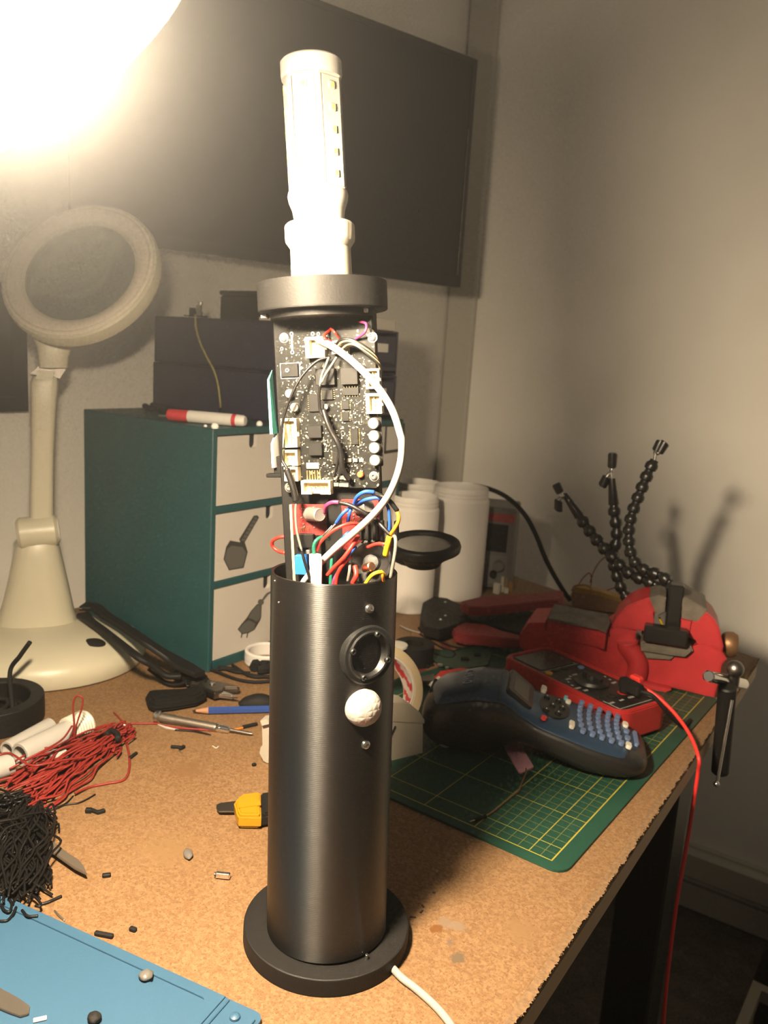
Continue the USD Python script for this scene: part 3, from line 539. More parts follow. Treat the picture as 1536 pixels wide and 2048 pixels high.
wire('black', 0.00085, A2([('a', 690, 742, .013), ('a', 570, 780, .016), ('a', 440, 910, .019), ('a', 350, 1080, .020), ('a', 290, 1250, .019), ('a', 268, 1420, .018), ('b', 272, 240, .017), ('b', 310, 320, .018), ('b', 350, 420, .018)]), T)
obj('black_sleeve', tube([UW(*zb(*p), .0185) for p in ((310, 330), (345, 420), (375, 520), (392, 610))], 0.0020, 10), WC['black'], dev, smooth=True)
wire('grey', 0.0008, [(395, 620, .018), (388, 700, .018), (398, 850, .0185), (425, 970, .019), (440, 1020, .019)])
wire('black', 0.0009, [(440, 1020, .019), (462, 1110, .019), (495, 1220, .018), (520, 1310, .017)])
wire('grey', 0.00075, A2([('a', 672, 745, .0135), ('a', 640, 830, .017), ('a', 612, 900, .018), ('a', 598, 980, .018)]), T); wire('black', 0.0009, A2([('a', 598, 980, .018), ('a', 590, 1080, .017), ('a', 600, 1200, .016), ('a', 650, 1280, .016), ('a', 690, 1360, .016), ('a', 740, 1440, .016), ('b', 760, 150, .016), ('b', 745, 290, .015), ('b', 720, 400, .013)]), T)
wire('grey', 0.00075, A2([('a', 738, 745, .0135), ('a', 690, 820, .017), ('a', 645, 890, .018), ('a', 610, 960, .018)]), T); wire('black', 0.0017, A2([('a', 625, 1190, .016), ('a', 660, 1300, .017), ('a', 700, 1390, .017), ('a', 750, 1480, .017), ('b', 775, 200, .016), ('b', 790, 330, .015), ('b', 850, 430, .012)]), T)
for i in range(5): wire('brown' if i % 2 else 'black', 0.00075, A2([('a', 730 + 18 * i, 640 + 12 * i, .013), ('a', 770 + 22 * i, 600 + 12 * i, .017), ('a', 850 + 16 * i, 590 + 16 * i, .018), ('a', 960 + 12 * i, 640 + 22 * i, .017), ('a', 1060 + 12 * i, 720 + 24 * i, .014), ('a', 1110 + 4 * i, 830 + 14 * i, .010)]), T)
wire('red', 0.0009, A2([('a', 690, 610, .013), ('a', 640, 590, .018), ('a', 640, 550, .014), ('a', 700, 500, .006)]), T); wire('red', 0.00075, A2([('a', 760, 580, .012), ('a', 720, 530, .016), ('a', 690, 500, .010)]), T); wire('purple', 0.0008, A2([('a', 900, 590, .010), ('a', 980, 530, .014), ('a', 990, 460, .012), ('a', 930, 440, .006)]), T)
wire('green', 0.0011, [(547, 1062, .0255), (545, 990, .026), (570, 940, .025), (625, 912, .020), (680, 930, .016)]); wire('green', 0.0011, [(685, 1330, .020), (692, 1200, .020), (697, 1080, .019), (690, 1010, .015)])
wire('red', 0.0011, [(570, 1035, .022), (595, 965, .023), (690, 872, .023), (800, 812, .021), (890, 796, .017), (945, 815, .013)]); wire('red', 0.0013, [(660, 1240, .020), (720, 1170, .022), (800, 1090, .024), (870, 990, .022), (925, 905, .016)]); wire('red', 0.0013, [(730, 1330, .020), (745, 1240, .021), (790, 1150, .022), (855, 1078, .018)])
wire('red', 0.0011, [(1005, 1000, .016), (1080, 972, .020), (1150, 975, .022), (1205, 995, .020)]); wire('red', 0.0015, [(875, 1310, .022), (905, 1240, .023), (895, 1160, .020)]); wire('red', 0.0012, [(300, 1050, -.012), (235, 1030, -.014), (192, 990, -.014), (195, 945, -.012), (250, 915, -.010), (300, 910, -.010)])
wire('blue', 0.0012, [(885, 645, .014), (915, 570, .020), (980, 528, .022), (1060, 530, .020)]); wire('blue', 0.0012, [(900, 632, .014), (980, 596, .019), (1085, 578, .020), (1110, 590, .019)]); wire('blue', 0.0011, [(835, 790, .014), (850, 710, .019), (872, 650, .017)]); wire('blue', 0.0011, [(735, 795, .018), (790, 715, .021), (860, 660, .018)]); wire('blue', 0.0010, [(1185, 900, .020), (1192, 790, .022), (1178, 660, .023), (1130, 590, .021)])
wire('blue', 0.0010, [(770, 955, .018), (820, 890, .019), (860, 870, .015)]); wire('black', 0.0011, [(735, 800, .018), (690, 850, .020), (640, 900, .021), (620, 930, .02)]); wire('blue', 0.0011, [(810, 1110, .020), (870, 1030, .022), (900, 1000, .018)])
wire('orange', 0.0012, [(1200, 890, .022), (1245, 825, .024), (1270, 755, .024), (1255, 690, .023)]); wire('yellow', 0.0018, [(1192, 905, .022), (1175, 975, .022), (1155, 1070, .020)]); wire('yellow', 0.0012, [(985, 1315, .022), (1040, 1240, .024), (1110, 1212, .022), (1150, 1240, .018)]); wire('orange', 0.0010, [(1115, 1200, .020), (1130, 1240, .021), (1140, 1290, .018)])
wire('black', 0.0014, [(1258, 692, .023), (1190, 605, .024), (1110, 560, .022), (1050, 540, .018)]); wire('black', 0.0013, [(1195, 895, .022), (1120, 815, .021), (1040, 730, .017)]); wire('purple', 0.0013, [(640, 705, .014), (650, 650, .018), (700, 618, .020), (760, 618, .020)]); wire('black', 0.0013, [(760, 618, .020), (860, 645, .021), (980, 710, .020), (1060, 760, .016)])
wire('grey', 0.0011, [(1200, 1260, .026), (1225, 1120, .027), (1242, 1000, .026), (1240, 920, .024), (1215, 895, .020)]); wire('purple', 0.0010, [(705, 1330, .020), (720, 1270, .021), (760, 1200, .020)]); wire('grey', 0.0010, [(835, 1290, .020), (850, 1200, .021), (850, 1140, .018)]); wire('white', 0.0008, [(620, 915, .018), (660, 870, .019), (705, 820, .018)]); wire('white', 0.0008, [(695, 1015, .018), (740, 970, .019), (800, 915, .018)])
# ================================================================ behind: drawer cabinet, organisers, monitor, magnifier lamp, jars
def poly_on(pxs, P0, n, up, t0, t1):
    """A plate traced on the plane (P0, n): its outline from picture points, extruded from t0 to t1 along n."""
    n = A(n, float) / np.linalg.norm(n); M = frame(np.cross(up, n), z=n, o=P0); Mi = np.linalg.inv(M)
    q = [(Mi @ np.r_[onp(x, y, P0, n), 1.0])[:2] for x, y in pxs]
    return prism(q, t0, t1, M)
def z_of(org, s): return lambda L_: [(org[0] + x / s, org[1] + y / s) for x, y in L_]
teal = mat('teal_paint', (0.009, 0.056, 0.064), 0.5, bump=0.08, vary=0.06, vscale=20)
drawer_white = mat('drawer_white', (0.46, 0.425, 0.385), 0.55, vary=0.03, vscale=10)
print_grey = mat('print_grey', (0.085, 0.083, 0.075), 0.6); print_dark = mat('print_dark', (0.03, 0.028, 0.025), 0.6); hole_dark = mat('hole_dark', (0.008, 0.008, 0.008), 0.9)
CO, CT, CW, CD, CH = A([-0.4734, 0.0706, 0.0]), -0.0074, 0.3698, 0.2440, 0.2887
CF = frame((-math.sin(CT), math.cos(CT), 0), z=(0, 0, 1), o=CO)          # x along the front, y into... see below
CN = A([math.cos(CT), math.sin(CT), 0])                                 # front normal
MCb = np.eye(4); MCb[:3, 0] = [-math.sin(CT), math.cos(CT), 0]; MCb[:3, 1] = [0, 0, 1]; MCb[:3, 2] = CN; MCb[:3, 3] = CO   # u along front, v up, w outwards
cab = thing('drawer_cabinet', 'teal desktop drawer cabinet with white drawer fronts bearing grey tool pictures', 'cabinet', CO)
cc = lambda lo, hi, ch=0.001: tf(box0(lo, hi, ch), MCb)
TH, BT = 0.0075, 0.0075
rows = [(0.1995, 0.2803), (0.1100, 0.1905), (0.0125, 0.1010)]
colx = [[(TH, 0.1185), (0.1245, 0.2385), (0.2445, CW - TH)], [(TH, 0.1820), (0.188, CW - TH)], [(TH, 0.1820), (0.188, CW - TH)]]
obj('carcass', [cc((0, 0, -CD), (TH, CH, 0)), cc((CW - TH, 0, -CD), (CW, CH, 0)), cc((TH * .5, CH - 0.0080, -CD), (CW - TH * .5, CH, 0)), cc((TH * .5, 0, -CD), (CW - TH * .5, 0.0125, 0)), cc((TH * .5, .01, -CD), (CW - TH * .5, CH - .005, -CD + .005))], teal, cab, smooth=False)
for z0, z1 in ((0.1905, 0.1995), (0.1010, 0.1100)): obj('shelf', cc((TH * .6, z0, -CD + .004), (CW - TH * .6, z1, -0.0004)), teal, cab, smooth=False)
for (z0, z1), cols in zip(rows, colx):
    for k, (u0, u1) in enumerate(cols):
        if k: obj('divider', cc((cols[k - 1][1], z0, -CD + .004), (u0, z1, -.0004)), teal, cab, smooth=False)
        um = (u0 + u1) / 2; g = 0.0008; zt = z1 - g
        notch = unary_union([sbox(um - .0062, zt - .010, um + .0062, zt + .01), Point(um, zt - .010).buffer(.0062)])
        front = sbox(u0 + g, z0 + g, u1 - g, zt).difference(notch)
        d = obj('drawer', [tf(prism(front, -0.006, -0.0006), MCb), cc((u0 + .002, z0 + .002, -CD + .02), (u1 - .002, z0 + .006, -.006)), cc((u0 + .002, z0 + .002, -CD + .02), (u0 + .006, zt - .006, -.006)), cc((u1 - .006, z0 + .002, -CD + .02), (u1 - .002, zt - .006, -.006))], drawer_white, cab, smooth=False)
        obj('finger_hole', tf(prism(notch.intersection(sbox(u0, z0, u1, zt - .0004)), -0.0068, -0.0058), MCb), hole_dark, d, smooth=False)
        if z1 == rows[1][1] and k == 0: dr_bolt = d
        if z1 == rows[2][1] and k == 0: dr_plug = d
        if z1 == rows[0][1] and k == 2: dr_frame = d
FP = CO + CN * -0.0006
def picture(par, name, pxs, m_, lift=0.0):
    obj(name, poly_on(pxs, FP, CN, UP, 0.00005 + lift, 0.0003 + lift), m_, par, smooth=False)
s7, s5, s3z = z_of((0, 1000), 2.743), z_of((380, 1150), 7.68), z_of((700, 600), 5.12)
picture(dr_bolt, 'bolt_outline', s7([(1318, 232), (1312, 215), (1392, 86), (1412, 84), (1420, 96), (1342, 232), (1358, 285), (1336, 372), (1256, 386), (1226, 325), (1240, 258), (1262, 222)]), print_dark)
picture(dr_bolt, 'bolt_shank', s7([(1322, 222), (1398, 92), (1412, 100), (1340, 226)]), print_grey, .0002)
picture(dr_bolt, 'bolt_head', s7([(1270, 250), (1330, 258), (1350, 290), (1330, 366), (1258, 380), (1232, 325), (1246, 268)]), print_grey, .0002)
for i in range(6):
    x, y = 1336 + 12 * i, 206 - 20 * i; picture(dr_bolt, 'bolt_thread', s7([(x - 8, y - 2), (x + 14, y + 4), (x + 12, y + 8), (x - 10, y + 3)]), print_dark, .0004)
picture(dr_plug, 'plug_outline', s5([(730, 835), (800, 740), (870, 660), (930, 560), (1030, 445), (1100, 455), (1092, 640), (1078, 690), (1058, 720), (990, 840), (900, 890), (800, 910)]), print_dark)
picture(dr_plug, 'plug_body', s5([(745, 833), (830, 735), (900, 690), (1000, 740), (985, 825), (895, 876), (800, 898)]), print_grey, .0002)
picture(dr_plug, 'plug_grip', s5([(890, 660), (945, 560), (1030, 460), (1085, 465), (1080, 640), (1055, 690), (1010, 720), (960, 680)]), print_grey, .0002)
picture(dr_plug, 'plug_boot', s5([(1085 + 46 * math.cos(a), 415 + 46 * math.sin(a)) for a in np.linspace(0, 6.28, 17)[:-1]]), print_grey, .0002)
picture(dr_plug, 'plug_cord', s5([(1105, 378), (1140, 320), (1180, 275), (1260, 240), (1330, 235), (1330, 265), (1262, 268), (1200, 300), (1165, 345), (1130, 390)]), print_grey)
for x in (786, 872): picture(dr_plug, 'plug_prong', s5([(x + 2, 900), (x + 24, 890), (x + 6, 966), (x - 10, 962)]), print_grey)
fr = [s3z(L_) for L_ in ([(362, 1290), (372, 1276), (560, 1262), (560, 1290), (378, 1300)], [(362, 1290), (378, 1300), (366, 1560), (346, 1570)], [(346, 1570), (352, 1545), (560, 1515), (560, 1545), (356, 1576)], [(535, 1262), (560, 1262), (560, 1545), (535, 1550)])]
for L_ in fr: picture(dr_frame, 'frame_print', L_, print_dark)

# ---- two stacked navy organisers on the cabinet
navy = mat('navy_plastic', (0.019, 0.018, 0.040), 0.5, bump=0.05)
clearish = mat('pale_label', (0.55, 0.52, 0.48), 0.5)
NO = at(300, 813, CH); zt_ = CH + 0.0004
nx0, nx1, ny0, ny1 = NO[0] + 0.003, CO[0] - 0.012, NO[1] + .002, CO[1] + CW - 0.004
for k, (h, lab) in enumerate(((0.062, 'navy plastic drawer organiser standing directly on the teal cabinet'), (0.062, 'upper navy plastic drawer organiser stacked on the other one'))):
    o = thing('drawer_organiser', lab, 'organiser', ((nx0 + nx1) / 2, (ny0 + ny1) / 2, zt_)); y0, y1 = ny0 + .002 * k, ny1 - .002 * k
    obj('case', [box0((nx0, y0, zt_), (nx1, y0 + .004, zt_ + h), .001), box0((nx0, y1 - .004, zt_), (nx1, y1, zt_ + h), .001), box0((nx0, y0, zt_), (nx0 + .004, y1, zt_ + h), .001), box0((nx0, y0, zt_ + h - .004), (nx1, y1, zt_ + h), .0015), box0((nx0, y0, zt_), (nx1, y1, zt_ + .004), .0015)], navy, o, smooth=False)
    m_ = 2
    for j in range(m_):
        a, b = y0 + .006 + j * (y1 - y0 - .012) / m_, y0 + .006 + (j + 1) * (y1 - y0 - .012) / m_ - .003
        d = obj('drawer', [box0((nx0 + .01, a, zt_ + .006), (nx1 + .003, b, zt_ + h - .008), .001)], navy, o, smooth=False)
        obj('drawer_lip', hull([(nx1 + .002, a + .01, zt_ + .010), (nx1 + .002, b - .01, zt_ + .010), (nx1 + .014, a + .012, zt_ + .007), (nx1 + .014, b - .012, zt_ + .007), (nx1 + .002, a + .01, zt_ + .019), (nx1 + .002, b - .01, zt_ + .019), (nx1 + .014, a + .012, zt_ + .011), (nx1 + .014, b - .012, zt_ + .011)]), navy, d, smooth=False)
        obj('drawer_label', box0((nx1 + .0028, a + .02, zt_ + .032), (nx1 + .0036, b - .02, zt_ + .044), .0002), clearish, d, smooth=False)
    zt_ += h + .0005
TOPZ = zt_
card = mat('grey_card', (0.47, 0.43, 0.37), 0.6)
b0 = onp(468, 628, (nx0 + .05, 0, 0), (1, 0, 0)); 
blk = thing('black_box', 'black box lying on the navy organisers under the monitor', 'box', (-0.64, ny0 + .15, TOPZ))
obj('box_body', box0((-0.70, ny0 + .095, TOPZ), (-0.585, ny0 + .205, TOPZ + .036), .003), black_plastic, blk, smooth=False)
obj('box_lid', box0((-0.701, ny0 + .094, TOPZ + .0362), (-0.584, ny0 + .206, TOPZ + .042), .002), soft_black, blk, smooth=False)
q = onp(775, 634, (nx1 + .006, 0, 0), (1, 0, 0))
obj('card_box', box0((nx1 - .10, ny1 - .085, TOPZ), (nx1 - .006, ny1 - .004, TOPZ + .016), .001), card, smooth=False, label='flat pale grey carton on the navy organisers beside the lamp cap', cat='carton')
obj('paper_slip', box0((nx1 - .075, ny0 + .035, TOPZ), (nx1 - .012, ny0 + .088, TOPZ + .005), .0005), card, smooth=False, label='thin pale card on the navy organisers beside the black box', cat='card')
# small camera module on wires, on top of the organisers' near edge
cm = at(393, 622, TOPZ); cm = A([max(cm[0], nx0 + .05), ny0 + .012, TOPZ])
cm = onp(392, 615, (0, ny0 + .020, 0), (0, 1, 0)); cmz = TOPZ
mod = thing('sensor_module', 'tiny dark electronics module with thin yellow lead on the navy organisers', 'electronic module', (cm[0], ny0 + .02, TOPZ))
obj('module_board', tf(cbox((.026, .020, .0016), .0003, (0, 0, .0016)), rotz(.4, (cm[0], ny0 + .02, TOPZ))), chip_black, mod, smooth=False)
for i, (x, y, w, h) in enumerate(((-.006, .002, .007, .010), (.006, -.003, .006, .014), (.001, .006, .008, .006))): obj('component', tf(cbox((w, w, h), .0004, (x, y, .0024 + h / 2)), rotz(.4, (cm[0], ny0 + .02, TOPZ))), solder if i == 1 else chip_black, mod, smooth=False)
obj('metal_can', cyl((cm[0] + .008, ny0 + .021, TOPZ + .0165), (cm[0] + .008, ny0 + .021, TOPZ + .021), .003, 16), solder, mod)
lead = mat('olive_lead', (0.26, 0.22, 0.07), 0.5)
yv = ny0 - .004
pts = [A([cm[0], ny0 + .018, TOPZ + .003])] + [onp(x, y, (0, yv, 0), (0, 1, 0)) for x, y in ((391, 632), (392, 655), (400, 685), (414, 715), (428, 742), (436, 770), (440, 800), (441, 815))]
b_ = at(443, 841, CH + .004); pts.append((pts[-1] + b_) / 2); pts.append(b_)
obj('yellow_lead', tube(pts, .0013, 8), lead, mod, smooth=True, label='thin olive yellow lead hanging from the module')
obj('lead_sleeve', tube([A(pts[-1]) + (A(pts[-3]) - A(pts[-1])) * .8, A(pts[-1])], .0028, 10), rubber, mod)
# marker and bits on the cabinet top
mk = thing('marker_pen', 'red and white marker pen lying on the teal cabinet in front of the organisers', 'marker', at(415, 830, CH))
p0, p1 = at(337, 829, CH + .0075), at(491, 842, CH + .0075); dm = (p1 - p0) / np.linalg.norm(p1 - p0); L = np.linalg.norm(p1 - p0)
marker_red, marker_white = mat('marker_red', (0.45, 0.03, 0.04), .45), mat('marker_white', (0.58, 0.56, 0.52), .5)
AX = axis_frame(dm, p0)
obj('pen_cap', tf(lathe([(0, 0), (.0060, 0), (.0068, .002), (.0071, L * .27), (0, L * .27)], 24), AX), marker_red, mk)
obj('pen_barrel', tf(lathe([(0, L * .27), (.0070, L * .271), (.0072, L * .28), (.0072, L * .84), (0, L * .84)], 24), AX), marker_white, mk)
obj('pen_band', tf(lathe([(0, L * .84), (.0072, L * .84), (.0070, L * .89), (0, L * .89)], 24), AX), marker_red, mk)
obj('pen_tip', tf(lathe([(0, L * .89), (.0068, L * .89), (.0066, L * .97), (.005, L), (0, L)], 24), AX), marker_white, mk)
rng = np.random.default_rng(3)
for (x, y, w, m_, lab) in ((330, 833, .016, solder, 'small tinned scrap beside the red end of the marker'), (367, 841, .013, solder, 'small tinned scrap in front of the marker'), (424, 844, .022, gold_pin, 'row of brass header pins beside the lead sleeve')):
    c = at(x, y, CH); obj('metal_scrap' if m_ is solder else 'pin_header', tf(cbox((w, .003, .002), .0004, (0, 0, .0010)), rotz(1.25, c)), m_, smooth=False, label=lab, cat='scrap')
for (x, y, r, lab) in ((430, 853, .0045, 'pale glue lump on the front corner of the cabinet top'), (411, 852, .002, 'tiny pale crumb on the cabinet top by the front corner'), (519, 848, .004, 'pale glue lump on the cabinet top right of the marker')):
    c = at(x, y, CH + r * .5); obj('glue_lump', sphere(c, r, 1, (1, 1, 1)), white_plastic, smooth=True, label=lab, cat='glue lump')
tp = [at(x, y, CH + .004) for x, y in ((290, 812), (303, 818), (318, 815), (325, 822), (305, 810), (330, 816))]
obj('rubber_scraps', tube(tp, .004, 7, 5), rubber, smooth=True, label='black rubber strip crumpled on the cabinet top behind the marker', cat='rubber strip')

# ---- monitor on the wall behind
ME = A([-0.540, 0.728, 0]); md = A([0.262, 0.965, 0]); md /= np.linalg.norm(md); mn = A([md[1], -md[0], 0])   # md: towards the right edge, mn: out of the screen
z1_, z0_m = onp(957, 120, ME, mn)[2], onp(918, 575, ME, mn)[2]
ME2 = onp(938, 350, ME, mn); MW = 0.66
MM = np.eye(4); MM[:3, 0] = md; MM[:3, 1] = UP; MM[:3, 2] = mn; MM[:3, 3] = [ME2[0], ME2[1], z0_m]
mh = z1_ - z0_m
mon = thing('monitor', 'large dark flat screen hanging in the corner above the organisers', 'monitor', MM[:3, 3] - md * MW / 2)
screen_m = mat('screen_glass', (0.006, 0.006, 0.007), 0.35, spec=0.25); bezel_m = mat('bezel_black', (0.008, 0.0075, 0.0075), 0.45, spec=0.3)
g = lambda lo, hi, ch=.001: tf(box0(lo, hi, ch), MM)
obj('screen', g((-MW + .009, .016, -.004), (-.010, mh - .009, -.0012), .0004), screen_m, mon, smooth=False)
obj('bezel', tf(prism(sbox(-MW, 0, 0, mh).difference(sbox(-MW + .009, .016, -.010, mh - .009)), -.012, 0.0), MM), bezel_m, mon, smooth=False)
obj('bezel_edge', g((-.0098, .02, -.0012), (-.0088, mh * .70, .0004), .0001), dark_steel, mon, smooth=False)
obj('housing', hull([tuple((MM @ A([x, y, z, 1]))[:3]) for x, y, z in [(-MW + .001, .001, -.012), (-.001, .001, -.012), (-MW + .001, mh - .001, -.012), (-.001, mh - .001, -.012), (-MW + .02, .03, -.022), (-.06, .03, -.030), (-MW + .02, mh - .05, -.022), (-.06, mh - .05, -.030)]]), bezel_m, mon, smooth=False)
obj('mount_arm', [cyl((MM @ A([-.30, mh * .5, -.03, 1]))[:3], A([WX + .02, ME2[1] - .28, z0_m + mh * .5]), .012, 16), cbox((.012, .12, .12), .002, (WX + .007, ME2[1] - .28, z0_m + mh * .5))], dark_steel, mon)
# ---- dark framed panel low on the left wall
pr = onp(52, 705, (WX + .012, 0, 0), (1, 0, 0)); pz0, pz1 = onp(52, 822, (WX + .012, 0, 0), (1, 0, 0))[2], onp(52, 570, (WX + .012, 0, 0), (1, 0, 0))[2]
pan = thing('wall_panel', 'dark framed panel on the left wall behind the magnifier arm', 'panel', (WX + .008, pr[1] - .11, pz0))
obj('panel_frame', tf(prism(sbox(pr[1] - .22, pz0, pr[1], pz1).difference(sbox(pr[1] - .205, pz0 + .018, pr[1] - .018, pz1 - .015)), 0, .014), A([[0, 0, 1, WX + .001], [1, 0, 0, 0], [0, 1, 0, 0], [0, 0, 0, 1.0]])), bezel_m, pan, smooth=False)
obj('panel_face', box0((WX + .001, pr[1] - .206, pz0 + .017), (WX + .008, pr[1] - .017, pz1 - .014), .0005), screen_m, pan, smooth=False)
# ---- magnifier lamp
MBc = A([-0.632, -0.036, 0.0]); vd = ray(110, 900); vd[2] = 0; vd /= np.linalg.norm(vd); vr = np.cross(vd, UP)
mag = thing('magnifier_lamp', 'cream magnifying lamp with oval base, swan column and round lens head', 'magnifier lamp', MBc)
def mp(x, y, k=0.0): return onp(x, y, MBc + vd * k, vd)
th_ = np.linspace(0, 2 * np.pi, 49)[:-1]
secs = []
for z, a, b in ((0, .1020, .0880), (.002, .1080, .0930), (.010, .1110, .0955), (.020, .1100, .0945), (.028, .1030, .088), (.034, .0880, .0770), (.039, .0700, .0640), (.043, .0500, .044)):
    secs.append([MBc + vr * (a * math.cos(t)) + vd * (b * math.sin(t)) + UP * z for t in th_])
obj('lamp_base', loft(secs), cream_plastic, mag, smooth=50)
def col_sec(xl, xr, y, depth, k=0.03, sq=2.6):
    pl, pr_ = mp(xl, y, k), mp(xr, y, k); c = (pl + pr_) / 2; w = np.linalg.norm(pr_ - pl) / 2
    e = 2 / sq; f = lambda v: np.sign(v) * abs(v) ** e
    return [c + (pr_ - pl) / 2 * f(math.cos(t)) + vd * depth * f(math.sin(t)) for t in th_[::2]]
obj('column', loft([col_sec(-22, 178, 1284, .036), col_sec(-16, 168, 1268, .033), col_sec(-10, 160, 1250, .031), col_sec(2, 148, 1215, .029), col_sec(16, 136, 1160, .027), col_sec(26, 124, 1110, .025), col_sec(33, 116, 1078, .022), col_sec(40, 112, 1068, .015)]), cream_plastic, mag, smooth=50)
jl, jr = mp(34, 1069, .022), mp(117, 1058, .022)
obj('hinge', cyl(jl, jr, .0190, 28), cream_plastic, mag, smooth=40); obj('hinge_cap', cyl(jr - (jr - jl) * .08, jr + (jr - jl) * .02, .0145, 28), white_plastic, mag)
obj('hinge_screw', cyl(jl + (jr - jl) * .06, jl - (jr - jl) * .012, .0085, 20), rubber, mag, label='dark recessed hinge screw')
obj('upper_arm', loft([col_sec(60, 108, 1045, .016, .03, 4), col_sec(60, 108, 980, .016, .03, 4), col_sec(62, 109, 900, .016, .03, 4), col_sec(61, 113, 820, .016, .03, 4), col_sec(60, 117, 765, .016, .03, 4), col_sec(66, 114, 752, .012, .03, 4)]), cream_plastic, mag, smooth=40)
e0 = mp(98, 742, .03)
obj('elbow', hull([mp(60, 748, .02), mp(84, 727, .02), mp(136, 732, .02), mp(120, 757, .02), mp(62, 752, .045), mp(84, 727, .045), mp(136, 732, .045), mp(120, 758, .045)]), dark_steel, mag, smooth=False, label='dark clevis joint under the lens head')
obj('elbow_plate', hull([mp(70, 757, .016), mp(78, 740, .016), mp(110, 742, .016), mp(104, 762, .016), mp(70, 757, .05), mp(78, 740, .05), mp(110, 742, .05), mp(104, 762, .05)]), cream_plastic, mag, smooth=False)
hc = mp(163, 548, .02); maj = (mp(250, 487, .02) - mp(80, 610, .02)); maj /= np.linalg.norm(maj)
nh = -vd * math.cos(.74) + np.cross(maj, -vd) * math.sin(.74)
if np.cross(maj, -vd)[2] < 0: nh = -vd * math.cos(.74) - np.cross(maj, -vd) * math.sin(.74)
MH = axis_frame(nh, hc, maj)
HR = 0.0905
obj('head_ring', tf(lathe([(.0635, -.010), (.0660, -.012), (.0840, -.012), (.0895, -.008), (HR, 0.0), (.0890, .007), (.0820, .011), (.0745, .0095), (.0695, .0075), (.0660, .0060), (.0635, .004)], 80, True), MH), cream_plastic, mag, smooth=40)
obj('ring_cover', tf(lathe([(.0672, .0066), (.0728, .0100), (.0795, .0114), (.0860, .0095), (.0860, .0085), (.0672, .0056)], 80, True), MH), mat('ring_diffuser', (0.66, 0.58, 0.48), .25), mag, smooth=40, label='translucent cover of the ring light')
lens = usdkit.material(stage, LK + '/lens_glass', {'t': ('transparent_bsdf', {'color': (0.80, 0.86, 0.80)}), 'g': ('glossy_bsdf', {'roughness': 0.08, 'color': (0.9, 0.95, 0.9)}), 'd': ('diffuse_bsdf', {'color': (0.25, 0.27, 0.24)}), 'm0': ('mix_closure', {'fac': 0.45}), 'f': ('fresnel', {'IOR': 1.5}), 'm': ('mix_closure', {})},
    [('t.BSDF', 'm0.closure1'), ('d.BSDF', 'm0.closure2'), ('f.fac', 'm.fac'), ('m0.closure', 'm.closure1'), ('g.BSDF', 'm.closure2')], surface='m.closure')
obj('lens', tf(lathe([(0, -.0075), (.03, -.0065), (.0645, -.003), (.0645, 0.001), (.03, .0045), (0, .0055)], 64), MH), lens, mag, smooth=40)
nk = [col_sec(96, 168, 690, .012, .02, 3), col_sec(84, 158, 668, .012, .02, 3)]
obj('head_neck', loft([col_sec(78, 136, 735, .011, .022, 3.5), col_sec(76, 138, 715, .012, .022, 3.5), col_sec(72, 146, 690, .012, .022, 3.2), col_sec(58, 178, 660, .011, .024, 3), col_sec(48, 210, 635, .009, .026, 3)]), cream_plastic, mag, smooth=40)
for x, y in ((135, 683), (92, 680)): obj('neck_screw', sphere(mp(x, y, .012), .0022, 1), dark_steel, mag)
q = at(185, 1297, .036)
sw = axis_frame((0.22, -.12, 1), at(185, 1297, .030), vr)
obj('switch_bezel', tf(bprism(Point(0, 0).buffer(1, quad_segs=10), 0, .004, .001), sw @ np.diag([.0175, .0130, 1, 1.0])), cream_plastic, mag, smooth=40)
obj('rocker_switch', tf(lathe([(0, 0), (1, 0), (1, .5), (.8, .8), (0, 1.0)], 24), sw @ A([[.0145, 0, 0, 0], [0, .0102, 0, 0], [0, 0, .0085, .002], [0, 0, 0, 1.0]])), rubber, mag, smooth=40, label='black rocker switch on the lamp base')

# ---- white jars
jar_m = usdkit.material(stage, LK + '/jar_plastic', {'p': ('principled_bsdf', {'base_color': (0.78, 0.74, 0.69), 'roughness': 0.42, 'subsurface_weight': 0.0, 'subsurface_scale': 0.012}), 't': ('translucent_bsdf', {'color': (0.7, 0.66, 0.6)}), 'm': ('mix_closure', {'fac': 0.10})},
    [('p.BSDF', 'm.closure1'), ('t.BSDF', 'm.closure2')], surface='m.closure')
def jar(c, r, h, label):
    j = thing('jar', label, 'jar', c, 'open white plastic jars beside the cabinet'); M = rotz(0, c)
    obj('jar_body', tf(lathe([(0, 0), (r * .95, 0), (r, .004), (r, h * .885), (r * .965, h * .90), (r * .93, h * .905), (r * .93, h * .99), (r * .91, h), (r * .89, h * .99), (r * .89, h * .90), (r * .955, h * .87), (r * .955, .004), (0, .003)], 56), M), jar_m, j, smooth=35)
    obj('jar_thread', [tf(ring(r * .955, r * .92, .0022, 48, .0006), rotz(0, c + A([0, 0, h * q]))) for q in (.925, .955)], jar_m, j)
c1 = at(818, 1228); d0 = (c1 - CAM)[:2]; d0 = np.r_[d0 / np.linalg.norm(d0), 0]
jar(at(815, 1229) + d0 * .0370, .0370, .176, 'open white plastic jar nearest the lamp tube, front left of the three')
jar(at(908, 1204) + d0 * .046, .0465, .180, 'widest open white plastic jar, right of the three')
jar(at(822, 1180) + d0 * .040, .0400, .176, 'open white plastic jar standing behind the two others')
